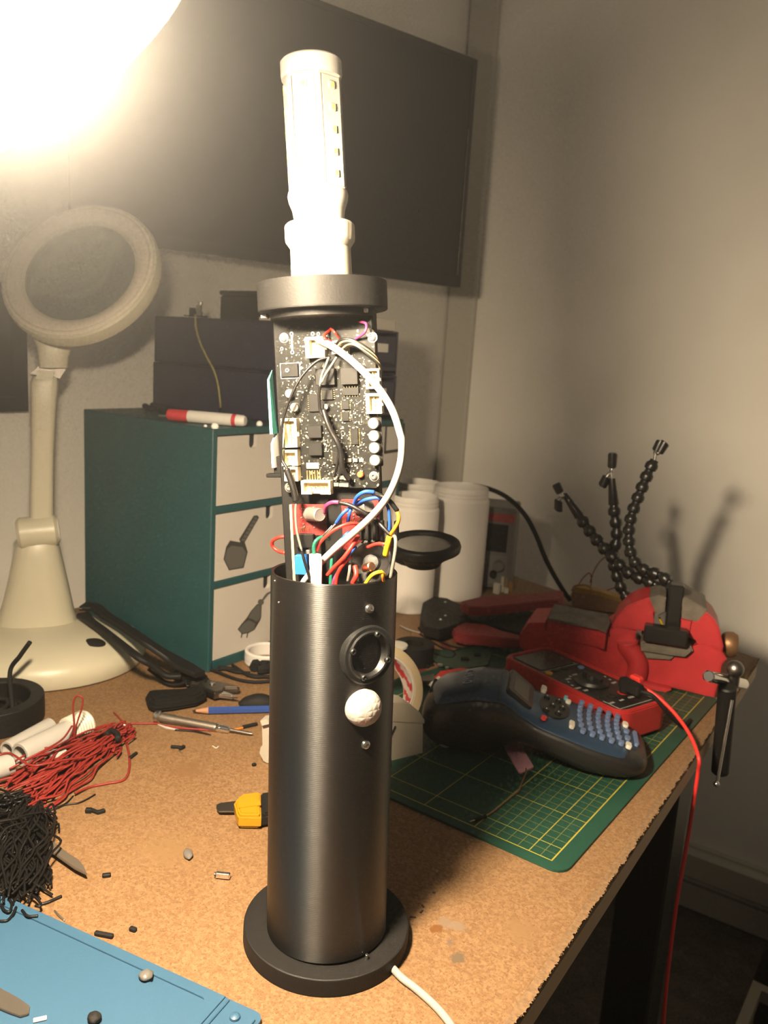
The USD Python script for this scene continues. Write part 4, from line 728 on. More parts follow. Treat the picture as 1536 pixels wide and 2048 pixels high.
# ---- bench power supply
ps0 = at(1019, 1186); pn = A([.38, -.92, 0]); pn /= np.linalg.norm(pn); pu = np.cross(UP, pn)
MP = np.eye(4); MP[:3, 0] = pu; MP[:3, 1] = UP; MP[:3, 2] = pn; MP[:3, 3] = ps0
psu_grey = mat('psu_grey', (0.12, 0.112, 0.10), .5, bump=.1)
psu = thing('power_supply', 'grey bench power supply with red stripe behind the jars', 'power supply', ps0)
ph = onp(1025, 1018, ps0, pn)[2]; g = lambda lo, hi, ch=.001: tf(box0(lo, hi, ch), MP)
obj('case', g((-.066, .004, -.085), (0, ph, 0), .003), psu_grey, psu, smooth=False)
obj('stripe', g((-.064, ph - .024, -.002), (-.003, ph - .010, .0006), .0002), mat('dark_red', (0.28, 0.03, 0.03), .5), psu, smooth=False)
obj('display', g((-.060, ph - .075, -.002), (-.012, ph - .028, .0010), .0004), screen_m, psu, smooth=False)
obj('control_panel', g((-.060, .012, -.002), (-.008, ph - .080, .0008), .0004), mat('psu_panel', (0.14, 0.13, 0.13), .5), psu, smooth=False)
for x, y, r in ((-.022, ph - .098, .0095), (-.05, ph - .098, .0095), (-.030, .030, .006), (-.055, .030, .006)):
    k = (MP @ A([x, y, .0008, 1]))[:3]; obj('knob', tf(lathe([(0, 0), (r, 0), (r * .9, .010), (r * .8, .0115), (0, .0115)], 24), axis_frame(pn, k)), psu_grey if r > .007 else rubber, psu)
for x in (-.056, -.012): obj('foot', g((x - .006, 0, -.02), (x + .006, .0045, -.008), .001), rubber, psu, smooth=False)
# ---- black cable arching from the power supply to the bench
pc = [onp(x, y, (0, .62 + k, 0), (0, 1, 0)) for x, y, k in ((905, 975, .02), (945, 971, .01), (985, 980, 0), (1020, 999, 0), (1050, 1030, 0), (1072, 1070, .0), (1090, 1115, .005), (1108, 1150, .02), (1128, 1183, .04), (1140, 1200, .05))]
pc[-1][2] = max(pc[-1][2], .004)
obj('black_cable', tube(pc, .0038, 10), rubber, smooth=True, label='thick black cable arching from the power supply down to the bench', cat='cable')
# ================================================================ on the bench, right: mat, label printer, multimeter, vise, helping hands, pliers ...
def onz(pxs, z): return [tuple(at(x, y, z)[:2]) for x, y in pxs]
def slabz(pxs, z, h, ch=0.0004): return bprism(onz(pxs, z + h), z, z + h, ch)
# ---- cutting mat: its own frame is the printed grid (origin at the near right corner of the grid, x to the right, y away)
GW = 0.0008
nodes = {'tc': ('texture_coordinate', {}), 'sx': ('separate_xyz', {}), 'p': ('principled_bsdf', {'roughness': 0.5, 'specular_ior_level': 0.35}), 'n': ('noise_texture', {'scale': 700.0, 'detail': 3.0}), 'b': ('bump', {'strength': 0.15, 'distance': 0.0004}),
    'n2': ('noise_texture', {'scale': 14.0, 'detail': 5.0}), 'gr': ('rgb_ramp', {'ramp': [(0.3, (0.008, 0.040, 0.026)), (0.7, (0.013, 0.056, 0.037))]})}
links = [('tc.object', 'sx.vector'), ('tc.object', 'n.vector'), ('n.fac', 'b.height'), ('b.normal', 'p.normal'), ('tc.object', 'n2.vector'), ('n2.fac', 'gr.fac')]
def mth(name, t, a, b=None, c=None):
    inp = {'math_type': t}
    for k, v in (('value1', a), ('value2', b), ('value3', c)):
        if isinstance(v, str): links.append((v, f'{name}.{k}'))
        elif v is not None: inp[k] = float(v)
    nodes[name] = ('math', inp); return name + '.value'
def lines(tag, co, per, off, half, lo, hi):
    """1 on lines every per metres (offset off) along the coordinate."""
    a = mth(tag + 'a', 'add', co, -off + per * 1000.5); b = mth(tag + 'b', 'floored_modulo', a, per); c = mth(tag + 'c', 'subtract', b, per / 2); d = mth(tag + 'd', 'absolute', c); return mth(tag + 'e', 'less_than', d, half)
X_, Y_ = 'sx.x', 'sx.y'
NX, NY = 0.27, 0.43
ins = mth('in4', 'multiply', mth('in3', 'multiply', mth('in1', 'greater_than', X_, -NX - 0.0006), mth('in2', 'less_than', X_, 0.0006)), mth('in7', 'multiply', mth('in5', 'greater_than', Y_, -0.0006), mth('in6', 'less_than', Y_, NY + .0006)))
zone = mth('zn', 'maximum', mth('zx', 'greater_than', X_, -0.070), mth('zy', 'greater_than', mth('zyy', 'multiply', Y_, 0.0), 1.0))
fine = mth('fn', 'multiply', mth('fm', 'maximum', lines('lx', X_, .01, 0.0, .00026, 0, 0), lines('ly', Y_, .01, 0.0, .00026, 0, 0)), zone)
bold = mth('bm', 'maximum', lines('mx', X_, .05, -0.02, .00050, 0, 0), lines('my', Y_, .05, 0.02, .00048, 0, 0))
edge = mth('em', 'maximum', mth('e1', 'less_than', mth('e1a', 'absolute', X_), .0007), mth('e2', 'less_than', mth('e2a', 'absolute', Y_), .0006))
al = mth('al', 'multiply', ins, mth('a3', 'maximum', mth('a1', 'multiply', fine, 0.45), mth('a2', 'maximum', mth('bk', 'multiply', bold, 0.85), edge)))
nodes['mx2'] = ('mix', {'mix_type': 'mix', 'color2': (0.30, 0.25, 0.035)}); links += [(al, 'mx2.fac'), ('gr.color', 'mx2.color1'), ('mx2.color', 'p.base_color')]
mat_green = usdkit.material(stage, LK + '/cutting_mat', nodes, links, surface='p.BSDF')
cutm = bprism(rrect(0.315, 0.452, 0.013, (-0.3000 + 0.1575, -0.0105 + 0.226)), 0, 0.0022, 0.0003)
cutm.apply_translation([0, 0, 0]); v_ = cutm.vertices
obj('cutting_mat', cutm, mat_green, smooth=False, label='green self-healing cutting mat with yellow grid along the bench edge', cat='cutting mat', loc=(0, 0, 0))
MZ = 0.0023
# ---- label printer
dymo_blk = mat('printer_black', (0.010, 0.0095, 0.0095), 0.34, bump=0.06); dymo_blue = mat('printer_blue', (0.028, 0.055, 0.100), 0.27, 0.45); key_blue = mat('key_blue', (0.10, 0.145, 0.26), .45); key_white = mat('key_white', (0.52, 0.49, 0.42), .45); lcd = mat('lcd_grey', (0.075, 0.072, 0.055), .3)
la = A([0.915, 0.403, 0]); la /= np.linalg.norm(la); lb = np.cross(UP, la); L0 = A([-0.1800, 0.077, MZ])
ML = np.eye(4); ML[:3, 0] = la; ML[:3, 1] = lb; ML[:3, 2] = UP; ML[:3, 3] = L0          # s along, t to the back, z up
lp = thing('label_printer', 'black and blue handheld label printer with keyboard lying on the cutting mat', 'label printer', L0 + la * .1)
#          s,   t_lo,  t_hi,  z_lo,  z_hi, tilt
st = [(0.000, .018, .066, .018, .040), (.004, .010, .074, .010, .049), (.015, .003, .082, .003, .056), (.035, .000, .086, .000, .0625), (.058, .000, .088, .000, .068), (.075, .002, .088, .006, .068), (.088, .003, .089, .012, .062), (.100, .003, .090, .016, .054), (.115, .001, .092, .014, .047), (.140, -.002, .095, .007, .0415), (.165, -.003, .096, .001, .0355), (.190, -.001, .094, .000, .0295), (.207, .005, .088, .001, .0245), (.216, .014, .079, .004, .0205), (.2195, .024, .069, .008, .0165)]
def lsec(s, t0_, t1_, z0_, z1_, n=40, sq=3.4):
    a = np.linspace(0, 2 * np.pi, n + 1)[:-1]; f = lambda v: np.sign(v) * np.abs(v) ** (2 / sq)
    t = (t0_ + t1_) / 2 + (t1_ - t0_) / 2 * f(np.cos(a)); z = (z0_ + z1_) / 2 + (z1_ - z0_) / 2 * f(np.sin(a)); return np.c_[np.full(n, s), t, z]
sx = np.array(st); ss = np.concatenate([np.linspace(0, .02, 8), np.linspace(.025, .2, 40), np.linspace(.203, .2195, 9)])
from scipy.interpolate import PchipInterpolator
Pt = [PchipInterpolator(sx[:, 0], sx[:, k]) for k in range(1, 5)]
obj('body', tf(loft([lsec(s, *[p(s) for p in Pt]) for s in ss]), ML), dymo_blk, lp, smooth=60)
topz = lambda s: float(Pt[3](s))
def plate(s0, s1, tin, lift, n=26, wfun=None, drop=0.004):
    """A skin that follows the top of the body between two stations, closed below."""
    R = []
    for s in np.linspace(s0, s1, n):
        t0_, t1_ = Pt[0](s) + tin, Pt[1](s) - tin
        if wfun: w = wfun(s); m_ = (t0_ + t1_) / 2; t0_, t1_ = m_ - (m_ - t0_) * w, m_ + (t1_ - m_) * w
        z = topz(s) + lift; tt = np.linspace(0, 1, 9); zz = z - 0.0055 * np.abs(2 * tt - 1) ** 4
        top = np.c_[np.full(9, s), t0_ + (t1_ - t0_) * tt, zz]; R.append(np.vstack([top, top[::-1] - [0, 0, drop]]))
    return loft(R)
face = obj('face_plate', tf(plate(.006, .2130, .0035, .0019, 48, lambda s: min(1, ((s - .003) / .012) ** .5 if s < .015 else 1, max(0.15, ((.2165 - s) / .022)) ** .5 if s > .1945 else 1)), ML), dymo_blue, lp, smooth=60, label='dark metallic blue upper shell of the label printer')
obj('seam', tf(plate(.0735, .0745, .0032, .0019, 3), ML), dymo_blk, lp, smooth=False)
def on_top(s, t, extra=0.0):
    z = topz(s) + .0016; ds = (topz(s + .003) - topz(s - .003)) / .006
    nrm = la * (-ds) + UP; M = frame(la + UP * ds, z=nrm, o=(ML @ A([s, t, z + extra, 1]))[:3]); return M
sc = obj('screen_frame', tf(bprism(rrect(.030, .056, .004), -.004, .0022, .0008), on_top(.0935, .047)), dymo_blk, lp, smooth=False)
obj('screen', tf(bprism(rrect(.0185, .040, .001), 0, .0006, .0002), on_top(.0945, .046, .0022)), lcd, sc, smooth=False)
pad = obj('key_pad', tf(bprism(Point(0, 0).buffer(.0195, quad_segs=10), -.002, .0012, .0005), on_top(.128, .048) @ np.diag([.80, 1.35, 1, 1])), dymo_blk, lp, smooth=False, label='black rounded pad of function keys')
def key(s, t, w, h, m_, hh=.0026, par=lp, name='key', rot=0.0):
    obj(name, tf(bprism(rrect(w, h, min(w, h) * .38), -.0012, hh, .0006), on_top(s, t) @ rotz(rot)), m_, par, smooth=False)
for s, t in ((.120, .032), (.126, .048), (.120, .064), (.132, .034), (.136, .050), (.132, .064)): key(s, t, .0060, .0075, dymo_blk, .0032, pad, 'function_key'); key(s, t, .0016, .0022, key_white, .0036, pad, 'key_legend')
key(.1165, .083, .0058, .014, key_white, name='white_key'); key(.1185, .013, .0055, .0060, mat('key_red', (0.40, 0.03, .03), .45), name='red_key')
key(.1455, .020, .0052, .0135, key_white, name='white_key'); key(.1420, .072, .0055, .0075, key_white, name='white_key'); key(.1395, .080, .004, .006, mat('key_cyan', (0.10, .30, .36), .45), name='cyan_key')
for r in range(5):
    s = .1535 + r * .0092
    for c in range(7):
        t = .0155 + c * .0112 - (0.0 if r < 4 else -.002); bow = .0035 * (1 - ((c - 3) / 3.2) ** 2); key(s + .003 - bow * .9, t + (c - 3) * (-.0003 * r), .0052, .0078, key_blue)
for c, m_ in enumerate((key_white, key_blue, key_blue, key_white)): key(.2000, .022 + c * .0155, .0055, .0085 if m_ is key_blue else .0105, m_)
key(.2085, .046, .0040, .030, key_blue, name='space_bar')
txt = meshkit.text_mesh('DYMO', 0.0088, 0.0022, bold=True)
obj('lettering', tf(txt, on_top(.046, .026, -.0014) @ rotz(math.pi / 2)), mat('letter_grey', (0.24, 0.28, 0.33), .45), face, smooth=False, label='raised grey maker lettering')
obj('label_slot', tf(cbox((.004, .030, .006), .001, (.0060, .046, .050)), ML), chip_black, lp, smooth=False)
# ---- multimeter
mm_black = mat('meter_black', (0.012, 0.0115, 0.011), .4); mm_red = mat('meter_red', (0.36, 0.022, 0.020), .42); white_print = mat('white_print', (0.40, 0.39, 0.36), .6)
ma = A([0.945, -0.327, 0]); ma /= np.linalg.norm(ma); mb = np.cross(UP, ma); mlen, mwid, mth_ = 0.182, 0.083, 0.036
m0 = A([-0.203, 0.286, 0.0])
MMt = frame(ma, mb, o=m0 + A([0, 0, MZ])) @ np.diag([1, 1, mth_ / 0.046, 1.0]); sg = 1.0
mmx = thing('multimeter', 'red and black digital multimeter lying between label printer and vise', 'multimeter', m0 + ma * .09 + mb * .04)
g = lambda mesh: tf(mesh, MMt if sg > 0 else MMt @ np.diag([1, 1, -1, 1.0]))
def gg(mesh):
    m = g(mesh); m.fix_normals(); return m
outl = rrect(mlen, mwid, .018, (mlen / 2, mwid / 2)); inn = rrect(mlen - .016, mwid - .016, .012, (mlen / 2, mwid / 2))
obj('holster', gg(bprism(outl.difference(inn), .004, .046, .003)), mm_red, mmx, smooth=40, label='red rubber rim of the multimeter')
obj('back_shell', gg(bprism(outl.buffer(-.003), 0, .030, .004)), mm_black, mmx, smooth=40)
mf = obj('front_panel', gg(bprism(inn.buffer(.001), .02, .0432, .0006)), mm_black, mmx, smooth=False)
X = lambda x: mlen - x
obj('display', gg(bprism(rrect(.046, .056, .004, (X(.150), mwid / 2)), .0432, .0442, .0003)), mat('meter_lcd', (0.050, 0.047, 0.038), .22), mmx, smooth=False)
obj('selector_dial', gg(tf(lathe([(0, 0), (.019, 0), (.0195, .002), (.0175, .006), (.0065, .0065), (.0055, .012), (0, .0125)], 40), rotz(0, (X(.076), mwid / 2, .0432)))), mm_black, mmx, smooth=40)
obj('dial_pointer', gg(cbox((.026, .0065, .007), .001, (X(.076), mwid / 2, .0520))), mm_black, mmx, smooth=False)
def rbtn(x, y, r, m_, nm): obj(nm, gg(tf(lathe([(0, 0), (r, 0), (r * .95, .0018), (r * .7, .0026), (0, .0027)], 20), rotz(0, (X(x), y, .0432)))), m_, mmx, smooth=40)
rbtn(.117, .0155, .0045, mat('amber_button', (0.62, 0.27, 0.012), .45), 'amber_button'); rbtn(.113, mwid - .018, .0040, mat('pale_blue_button', (0.10, 0.19, 0.34), .45), 'blue_button')
for y in (.030, .044): obj('function_button', gg(bprism(rrect(.006, .010, .002, (X(.120), y)), .0430, .0446, .0004)), mm_black, mmx, smooth=False)
rng = np.random.default_rng(8)
marks = []
for a, wd in zip(np.linspace(math.radians(62), math.radians(298), 13), ('OFF', 'V', 'mV', 'Hz', '%', 'mA', '10A', 'A', 'hFE', 'F', 'k', '200', '2M')):
    x, y = X(.076) + .0255 * math.cos(a), mwid / 2 + .0268 * math.sin(a)
    t_ = meshkit.text_mesh(wd, .0032, .00025, True); w = t_.bounds.mean(0); t_.apply_translation([-w[0], -w[1], 0]); marks.append(tf(t_, rotz(math.pi / 2, (x, y, .0432))))
for x0, x1, y0, y1 in ((.124, .1247, .012, .071), (.013, .0137, .013, .070), (.013, .040, .013, .0136), (.013, .040, .0694, .070)): marks.append(box0((X(x1), y0, .0431), (X(x0), y1, .04345), .00005))
for y, wd in ((.018, '10A'), (.034, 'mA'), (.050, 'COM'), (.064, 'V')):
    t_ = meshkit.text_mesh(wd, .0030, .00025, True); w = t_.bounds.mean(0); t_.apply_translation([-w[0], -w[1], 0]); marks.append(tf(t_, rotz(math.pi / 2, (X(.028), y, .0432))))
for k in range(5): marks.append(box0((X(.1285), .016 + k * .012, .0431), (X(.1275), .023 + k * .012, .04345), .00005))
obj('face_printing', gg(cat_(marks)), white_print, mf, smooth=False, kind='stuff')
for k, y in enumerate((.016, .033, .050, .070)): obj('jack', gg(tf(ring(.0055, .0032, .0012, 24, .0003), rotz(0, (X(.040), y, .0432)))), mm_red if k in (2, 3) else mm_black, mmx, smooth=False)
# ---- test leads plugged into the meter
def on_m(x, y, z): return (MMt @ A([mlen - x, y, z, 1]))[:3]
j1 = on_m(.042, .070, .0455)
pl = thing('red_test_lead', 'red test lead running from the multimeter over the bench edge', 'test lead', j1)
obj('plug', [cyl(j1, j1 + UP * .011, .0050, 20), tf(cbox((.014, .010, .010), .002), frame(ma, z=UP, o=j1 + UP * .010 + ma * .003))], red_rubber, pl, smooth=35)
XL = ex(.2) + .006
low = [onp(x, y, (XL, 0, 0), (1, 0, 0)) for x, y in ((1398, 1520), (1396, 1545), (1390, 1585), (1380, 1650), (1368, 1720), (1354, 1800), (1342, 1890), (1332, 1980), (1325, 2070))]
lead_pts = [j1 + UP * .010 + ma * .008, at(1278, 1371, .046), at(1302, 1384, .043), at(1328, 1405, .037), at(1352, 1430, .030), at(1374, 1460, .022), at(1389, 1490, .014)]
obj('lead', tube(lead_pts + low, .0020, 10), red_rubber, pl, smooth=True)
j2 = on_m(.038, .050, .0455)
bl = thing('black_test_plug', 'black angled test plug pushed into the multimeter in front of the red one', 'test plug', j2)
obj('plug', [cyl(j2, j2 + UP * .010, .0055, 20), tf(bprism(rrect(.030, .012, .004), 0, .012, .002), frame(ma - mb * .12, z=UP, o=j2 + UP * .004 + ma * .008))], rubber, bl, smooth=35)
obj('lead', tube([j2 + UP * .010 + ma * .022 - mb * .002, j2 + UP * .008 + ma * .034 + mb * .004, j2 + UP * -.008 + ma * .044 + mb * .016, A([j2[0], j2[1], .008]) + ma * .046 + mb * .045, A([j2[0], j2[1], .0045]) + ma * .036 + mb * .075], .0020, 8), rubber, bl, smooth=True)
# ---- pink nail file, jumper wire, crumbs on the mat
pink = mat('pink_board', (0.55, 0.27, 0.33), .7, bump=.2)
nf = [at(x, y, MZ + .0015)[:2] for x, y in ((1000, 1472), (1024, 1468), (1063, 1532), (1041, 1543))]
obj('nail_file', bprism(Polygon(nf).buffer(.0030, quad_segs=8).buffer(-.0008), MZ, MZ + .0016, .0004), pink, smooth=False, label='pink nail file poking out from under the label printer', cat='nail file')
jw = thing('jumper_wire', 'thin brown jumper wire with black end lying on the cutting mat', 'wire', at(1000, 1600, MZ))
tanw = mat('tan_wire', (0.16, 0.085, 0.035), .5)
jp = [(1052, 1537), (1051, 1548), (1047, 1558), (1042, 1570), (1037, 1582), (1024, 1592), (1008, 1605), (990, 1620), (972, 1632)]
obj('lead', tube([at(x, y, MZ + .0011) for x, y in jp], .0009, 8), tanw, jw, smooth=True); obj('pin_housing', cyl(at(972, 1632, MZ + .0015), at(950, 1640, MZ + .0015), .0014, 8), rubber, jw); obj('pin', cyl(at(950, 1640, MZ + .0015), at(940, 1643, MZ + .0013), .0004, 6), gold_pin, jw)
obj('glue_crumb', sphere(at(893, 1488, MZ + .003), .0040, 2, (1, 1, .8)) if False else tf(lathe([(0, 0), (.0055, 0), (.006, .002), (.004, .0035), (0, .0038)], 14), rotz(.3, at(890, 1490, MZ))), key_white, smooth=40, label='pale foam crumb at the left end of the label printer', cat='crumb')
# ---- masking tape roll leaning, white card box
tape_m = mat('tape_cream', (0.46, 0.36, 0.22), .6, bump=.15, bscale=300); core_red = mat('core_red', (0.40, 0.05, 0.05), .6); core_white = mat('core_white', (0.46, 0.43, 0.39), .6)
tn = TOC * .66 + UP * .48 + RT * .42; tn /= np.linalg.norm(tn); tc_ = at(776, 1372, .0405 * math.sqrt(1 - tn[2] ** 2) + .0215 * tn[2] + .003)
tr = thing('masking_tape', 'roll of cream masking tape with red printed core leaning behind the lamp tube', 'tape roll', tc_)
TMx = axis_frame(tn, tc_, RT)
RO, RI, TWd = .0435, .0325, .020
obj('tape', tf(ring(RO, RI, TWd, 72, .0008), TMx @ rotz(0, (0, 0, -TWd))), tape_m, tr, smooth=35)
obj('core', tf(ring(RI + .0002, RI - .0018, TWd, 60, .0004), TMx @ rotz(0, (0, 0, -TWd))), core_white, tr, smooth=35)
n_ = 30
core_label = usdkit.material(stage, LK + '/core_label', {'tc': ('texture_coordinate', {}), 'p': ('principled_bsdf', {'roughness': .6}), 'w': ('wave_texture', {'scale': 42.0, 'bands_direction': 'diagonal', 'distortion': 3.0, 'detail': 2.0, 'detail_scale': 4.0}), 'r': ('rgb_ramp', {'ramp': [(0.0, (.40, .03, .035)), (.42, (.40, .03, .035)), (.58, (.44, .36, .32)), (1.0, (.46, .40, .36))]})}, [('tc.object', 'w.vector'), ('w.fac', 'r.fac'), ('r.color', 'p.base_color')], surface='p.BSDF')
obj('core_print', tf(lathe([(RI - .0019, -TWd + .0015), (RI - .0019, -.0018), (RI - .0021, -.0018), (RI - .0021, -TWd + .0015)], 60, True), TMx), core_label, tr, smooth=40, label='red and white printed paper inside the tape core')
wp = [at(783, 1521, MZ), at(845, 1506, MZ)]
wdir = wp[1] - wp[0]; wdir /= np.linalg.norm(wdir); wn = np.cross(wdir, UP)
cbx = thing('card_cassette', 'small cream plastic cassette standing on the mat in front of the tape roll', 'cassette', (wp[0] + wp[1]) / 2)
pf = [(760, 1408), (806, 1408), (818, 1410), (836, 1425), (846, 1440), (845, 1506), (760, 1527)]
cream_card = mat('cream_card', (0.42, 0.37, 0.29), .55)
n2 = -np.cross(UP, wdir); n2 = n2 if n2 @ TOC > 0 else -n2
obj('shell', poly_on(pf, wp[1], n2, UP, -.020, 0), cream_card, cbx, smooth=False)
obj('lid', poly_on([(760, 1405), (806, 1405), (819, 1407), (838, 1423), (848, 1439), (848, 1446), (760, 1441)], wp[1], n2, UP, -.0208, .0008), cream_card, cbx, smooth=False)
obj('thread', tube([onp(x, y, wp[1] + n2 * .001, n2) for x, y in ((780, 1475), (786, 1463), (791, 1452))], .0006, 6), rubber, cbx)
# ---- vise
V0, V1 = at(1110, 1342), at(1420, 1397); va = V1 - V0; va[2] = 0; va /= np.linalg.norm(va); vn = np.cross(va, UP); vn = vn if vn @ TOC > 0 else -vn
sv = z_of((1160, 1060), 4.2667); sw_ = z_of((1050, 860), 3.1605)
vise = thing('bench_vise', 'red cast-iron bench vise with worn grey jaws clamped at the far right of the bench', 'vise', (V0 + V1) / 2)
grime = mat('worn_iron', (0.115, 0.098, 0.075), .6, bump=.3, vary=.25, vscale=60)
def vp_(name, pxs, m_, t0_, t1_, ch=.002, lab=None, P=None):
    P0 = (V0 if P is None else P) + vn * t1_; n = vn; M = frame(np.cross(UP, n), z=n, o=P0); Mi = np.linalg.inv(M)
    q = [(Mi @ np.r_[onp(x, y, P0, n), 1.0])[:2] for x, y in pxs]
    return obj(name, bprism(Polygon(q).buffer(0), t0_ - t1_, 0, ch, M), m_, vise, smooth=30, label=lab)
vp_('body', sv([(-520, 900), (-440, 800), (-300, 795), (-290, 862), (150, 950), (215, 880), (300, 830), (480, 870), (470, 930), (540, 1040), (960, 1000), (1010, 985), (1100, 985), (1210, 1040), (1255, 1110), (1215, 1160), (1200, 1240), (1150, 1445), (880, 1375), (540, 1300), (240, 1255), (0, 1200), (-240, 1130), (-430, 1070), (-520, 1000)]), red_paint, -.075, 0, .003)
vp_('base_foot', sv([(-440, 1065), (240, 1252), (540, 1300), (780, 1370), (730, 1392), (500, 1360), (200, 1290), (-440, 1105)]), red_paint, -.06, .012, .002)
za_ = onp(*sv([(150, 832)])[0], V0 + vn * .006, vn)[2]
apl = sv([(-274, 752), (150, 832), (225, 862), (262, 790), (236, 715), (-218, 630)])
obj('anvil', slabz(apl, za_ - .026, .0255, .002), red_paint, vise, smooth=30)
obj('anvil_plate', slabz(apl, za_ - .0008, .0030, .0008), grime, vise, smooth=False, label='worn dark iron top of the anvil')
vp_('rear_jaw', sv([(270, 830), (310, 750), (400, 655), (480, 615), (590, 580), (640, 700), (625, 815), (580, 870), (480, 862)]), red_paint, -.07, -.004, .003)
vp_('rear_jaw_face', sv([(530, 610), (600, 575), (680, 560), (735, 580), (725, 700), (655, 745), (635, 700)]), grime, -.078, -.008, .002)
vp_('jaw_plate', sv([(555, 715), (625, 700), (632, 800), (555, 805)]), red_paint, -.02, .0, .001)
vp_('front_jaw', sv([(860, 770), (1000, 790), (1080, 705), (1150, 770), (1195, 860), (1225, 1000), (1215, 1045), (1100, 1000), (1010, 985), (985, 945), (890, 915), (880, 850)]), red_paint, -.07, -.004, .003)
vp_('front_jaw_face', sv([(850, 560), (900, 575), (1005, 635), (1085, 680), (1075, 735), (1040, 800), (960, 780), (865, 760)]), grime, -.078, -.008, .002)
vp_('jaw_plate', sv([(862, 765), (950, 785), (935, 880), (890, 890), (862, 880)]), red_paint, -.02, -.001, .001)
ribp = [onp(x, y, V0 + vn * .001, vn) for x, y in sv([(405, 950), (412, 1000), (455, 1060), (490, 1130), (490, 1210), (465, 1300)])]
obj('rib', tube(ribp, .0125, 16, 6), red_paint, vise, smooth=True, label='rounded red rib on the side of the vise')
vp_('screw_guard', sv([(515, 965), (560, 955), (950, 1000), (965, 1040), (900, 1095), (760, 1080), (520, 1040)]), grime, -.05, .010, .004)
vp_('guard_foot', sv([(540, 1040), (800, 1085), (770, 1115), (740, 1110), (570, 1100)]), grime, -.045, .006, .002)
dk = onp(*sv([(1265, 975)])[0], V0 - vn * .035, vn)
obj('screw_knob', tf(lathe([(0, 0), (.012, 0), (.015, .004), (.016, .012), (.013, .018), (0, .019)], 24), axis_frame(va, dk - va * .008)), mat('rusty_brass', (0.22, 0.12, 0.06), .45, .6), vise, smooth=40)
wood = mat('pale_wood', (0.19, 0.15, 0.095), .65, bump=.2)
XC = ex(.45) + .016
oc = lambda x, y, d=0.0: onp(x, y, (XC + d, 0, 0), (1, 0, 0))
ct = oc(1447, 1368)
obj('clamp_screw', cyl(oc(1441, 1359) - A([.012, 0, 0]), oc(1487, 1368), .0062, 20), chrome, vise, smooth=35, label='chrome clamp screw head')
obj('clamp_nut', [sphere(oc(1470, 1338), .0095, 2), cyl(oc(1470, 1338), oc(1466, 1372), .006, 16)], dark_steel, vise, smooth=40)
obj('clamp_stem', cyl(oc(1455, 1372), oc(1440, 1545), .0095, 18), soft_black, vise, smooth=35)
obj('clamp_handle', tube([oc(1464, 1400, .010), oc(1434, 1566, .010)], .0016, 8, smooth=False), steel, vise); obj('handle_end', sphere(oc(1433, 1568, .010), .0032, 1), steel, vise)
# ---- helping hands gripped in the vise
HP = V0 - vn * .045
def hp_(x, y, k=0.0): return onp(x, y, HP - vn * k, vn)
hh_ = thing('helping_hands', 'black helping-hand tool with three beaded arms and alligator clips gripped in the vise', 'helping hands', hp_(*sv([(770, 900)])[0]))
bead = mat('bead_black', (0.011, 0.0105, 0.010), .33)
bs = hp_(*sv([(760, 890)])[0])
obj('base_block', tf(cbox((.050, .018, .020), .002), frame(va, z=UP, o=onp(*sv([(730, 895)])[0], V0 + vn * .010, vn))), bead, hh_, smooth=False)
obj('base_post', tf(cbox((.0175, .020, .085), .002), frame(va + UP * .02, z=UP - va * .02, o=hp_(*sv([(797, 745)])[0], -.028))), bead, hh_, smooth=False)
def beads(pxs, k, r, lab=None):
    path = spline([hp_(x, y, k + kk) for x, y, kk in pxs], 40); seg = np.linalg.norm(np.diff(path, axis=0), axis=1); cum = np.r_[0, np.cumsum(seg)]; L = cum[-1]; step = r * 1.75; n = int(L / step)
    P = [A([np.interp(d, cum, path[:, i]) for i in range(3)]) for d in np.linspace(0, L, n + 1)]
    arm = obj('arm', tube(path[::8], r * .55, 10, 4), bead, hh_, smooth=True, label=lab)
    for i in range(n):
        d = P[i + 1] - P[i]; ln = np.linalg.norm(d)
        obj('segment', tf(lathe([(0, 0), (r * .62, 0), (r * .98, ln * .12), (r * 1.06, ln * .40), (r * .98, ln * .62), (r * .72, ln * .78), (r * .66, ln), (0, ln)], 16), axis_frame(d, P[i])), bead, arm, smooth=40)
    return P[-1], P[-1] - P[-2]
def clip(p, k, stem, jaws):
    """A hinge beyond the arm's end p, and two jaws that run to the given picture points in the arm's own plane."""
    h = hp_(*stem, k); obj('clip_stem', tube([p, (p + h) / 2, h], .0022, 10), steel, hh_, smooth=True)
    for i, (q0_, q1_) in enumerate(jaws):
        a, m_, e_ = h + vn * (.002 - .004 * i), hp_(*q0_, k), hp_(*q1_, k); u = (e_ - a) / np.linalg.norm(e_ - a); s_ = np.cross(u, vn)
        obj('clip_jaw', tube([a, m_, m_ * .4 + e_ * .6], [.0024, .0028, .0024], 8), steel, hh_, smooth=True)
        obj('clip_sleeve', loft([[q + (s_ * math.cos(t) * w + vn * math.sin(t) * .0064) for t in np.linspace(0, 6.2832, 13)[:-1]] for q, w in ((m_, .0044), (m_ * .9 + e_ * .1, .0058), (m_ * .1 + e_ * .9, .0062), (e_, .0046))]), bead, hh_, smooth=40)
sq = lambda L_: [(1050 + x / 3.1605, 860 + y / 3.1605, k) for x, y, k in L_]
p, d = beads(sq([(935, 1230, 0), (945, 1120, 0), (950, 1040, 0), (915, 965, .004), (850, 915, .008), (760, 890, .012), (695, 845, .014), (664, 760, .016), (656, 660, .018), (668, 560, .020), (700, 465, .022), (742, 360, .024), (785, 255, .026), (820, 190, .028)]), 0.0, .0078, 'tallest beaded arm of the helping hands')
clip(p, .028, (1311, 908), [((1312, 902), (1323, 882)), ((1318, 905), (1331, 884))])
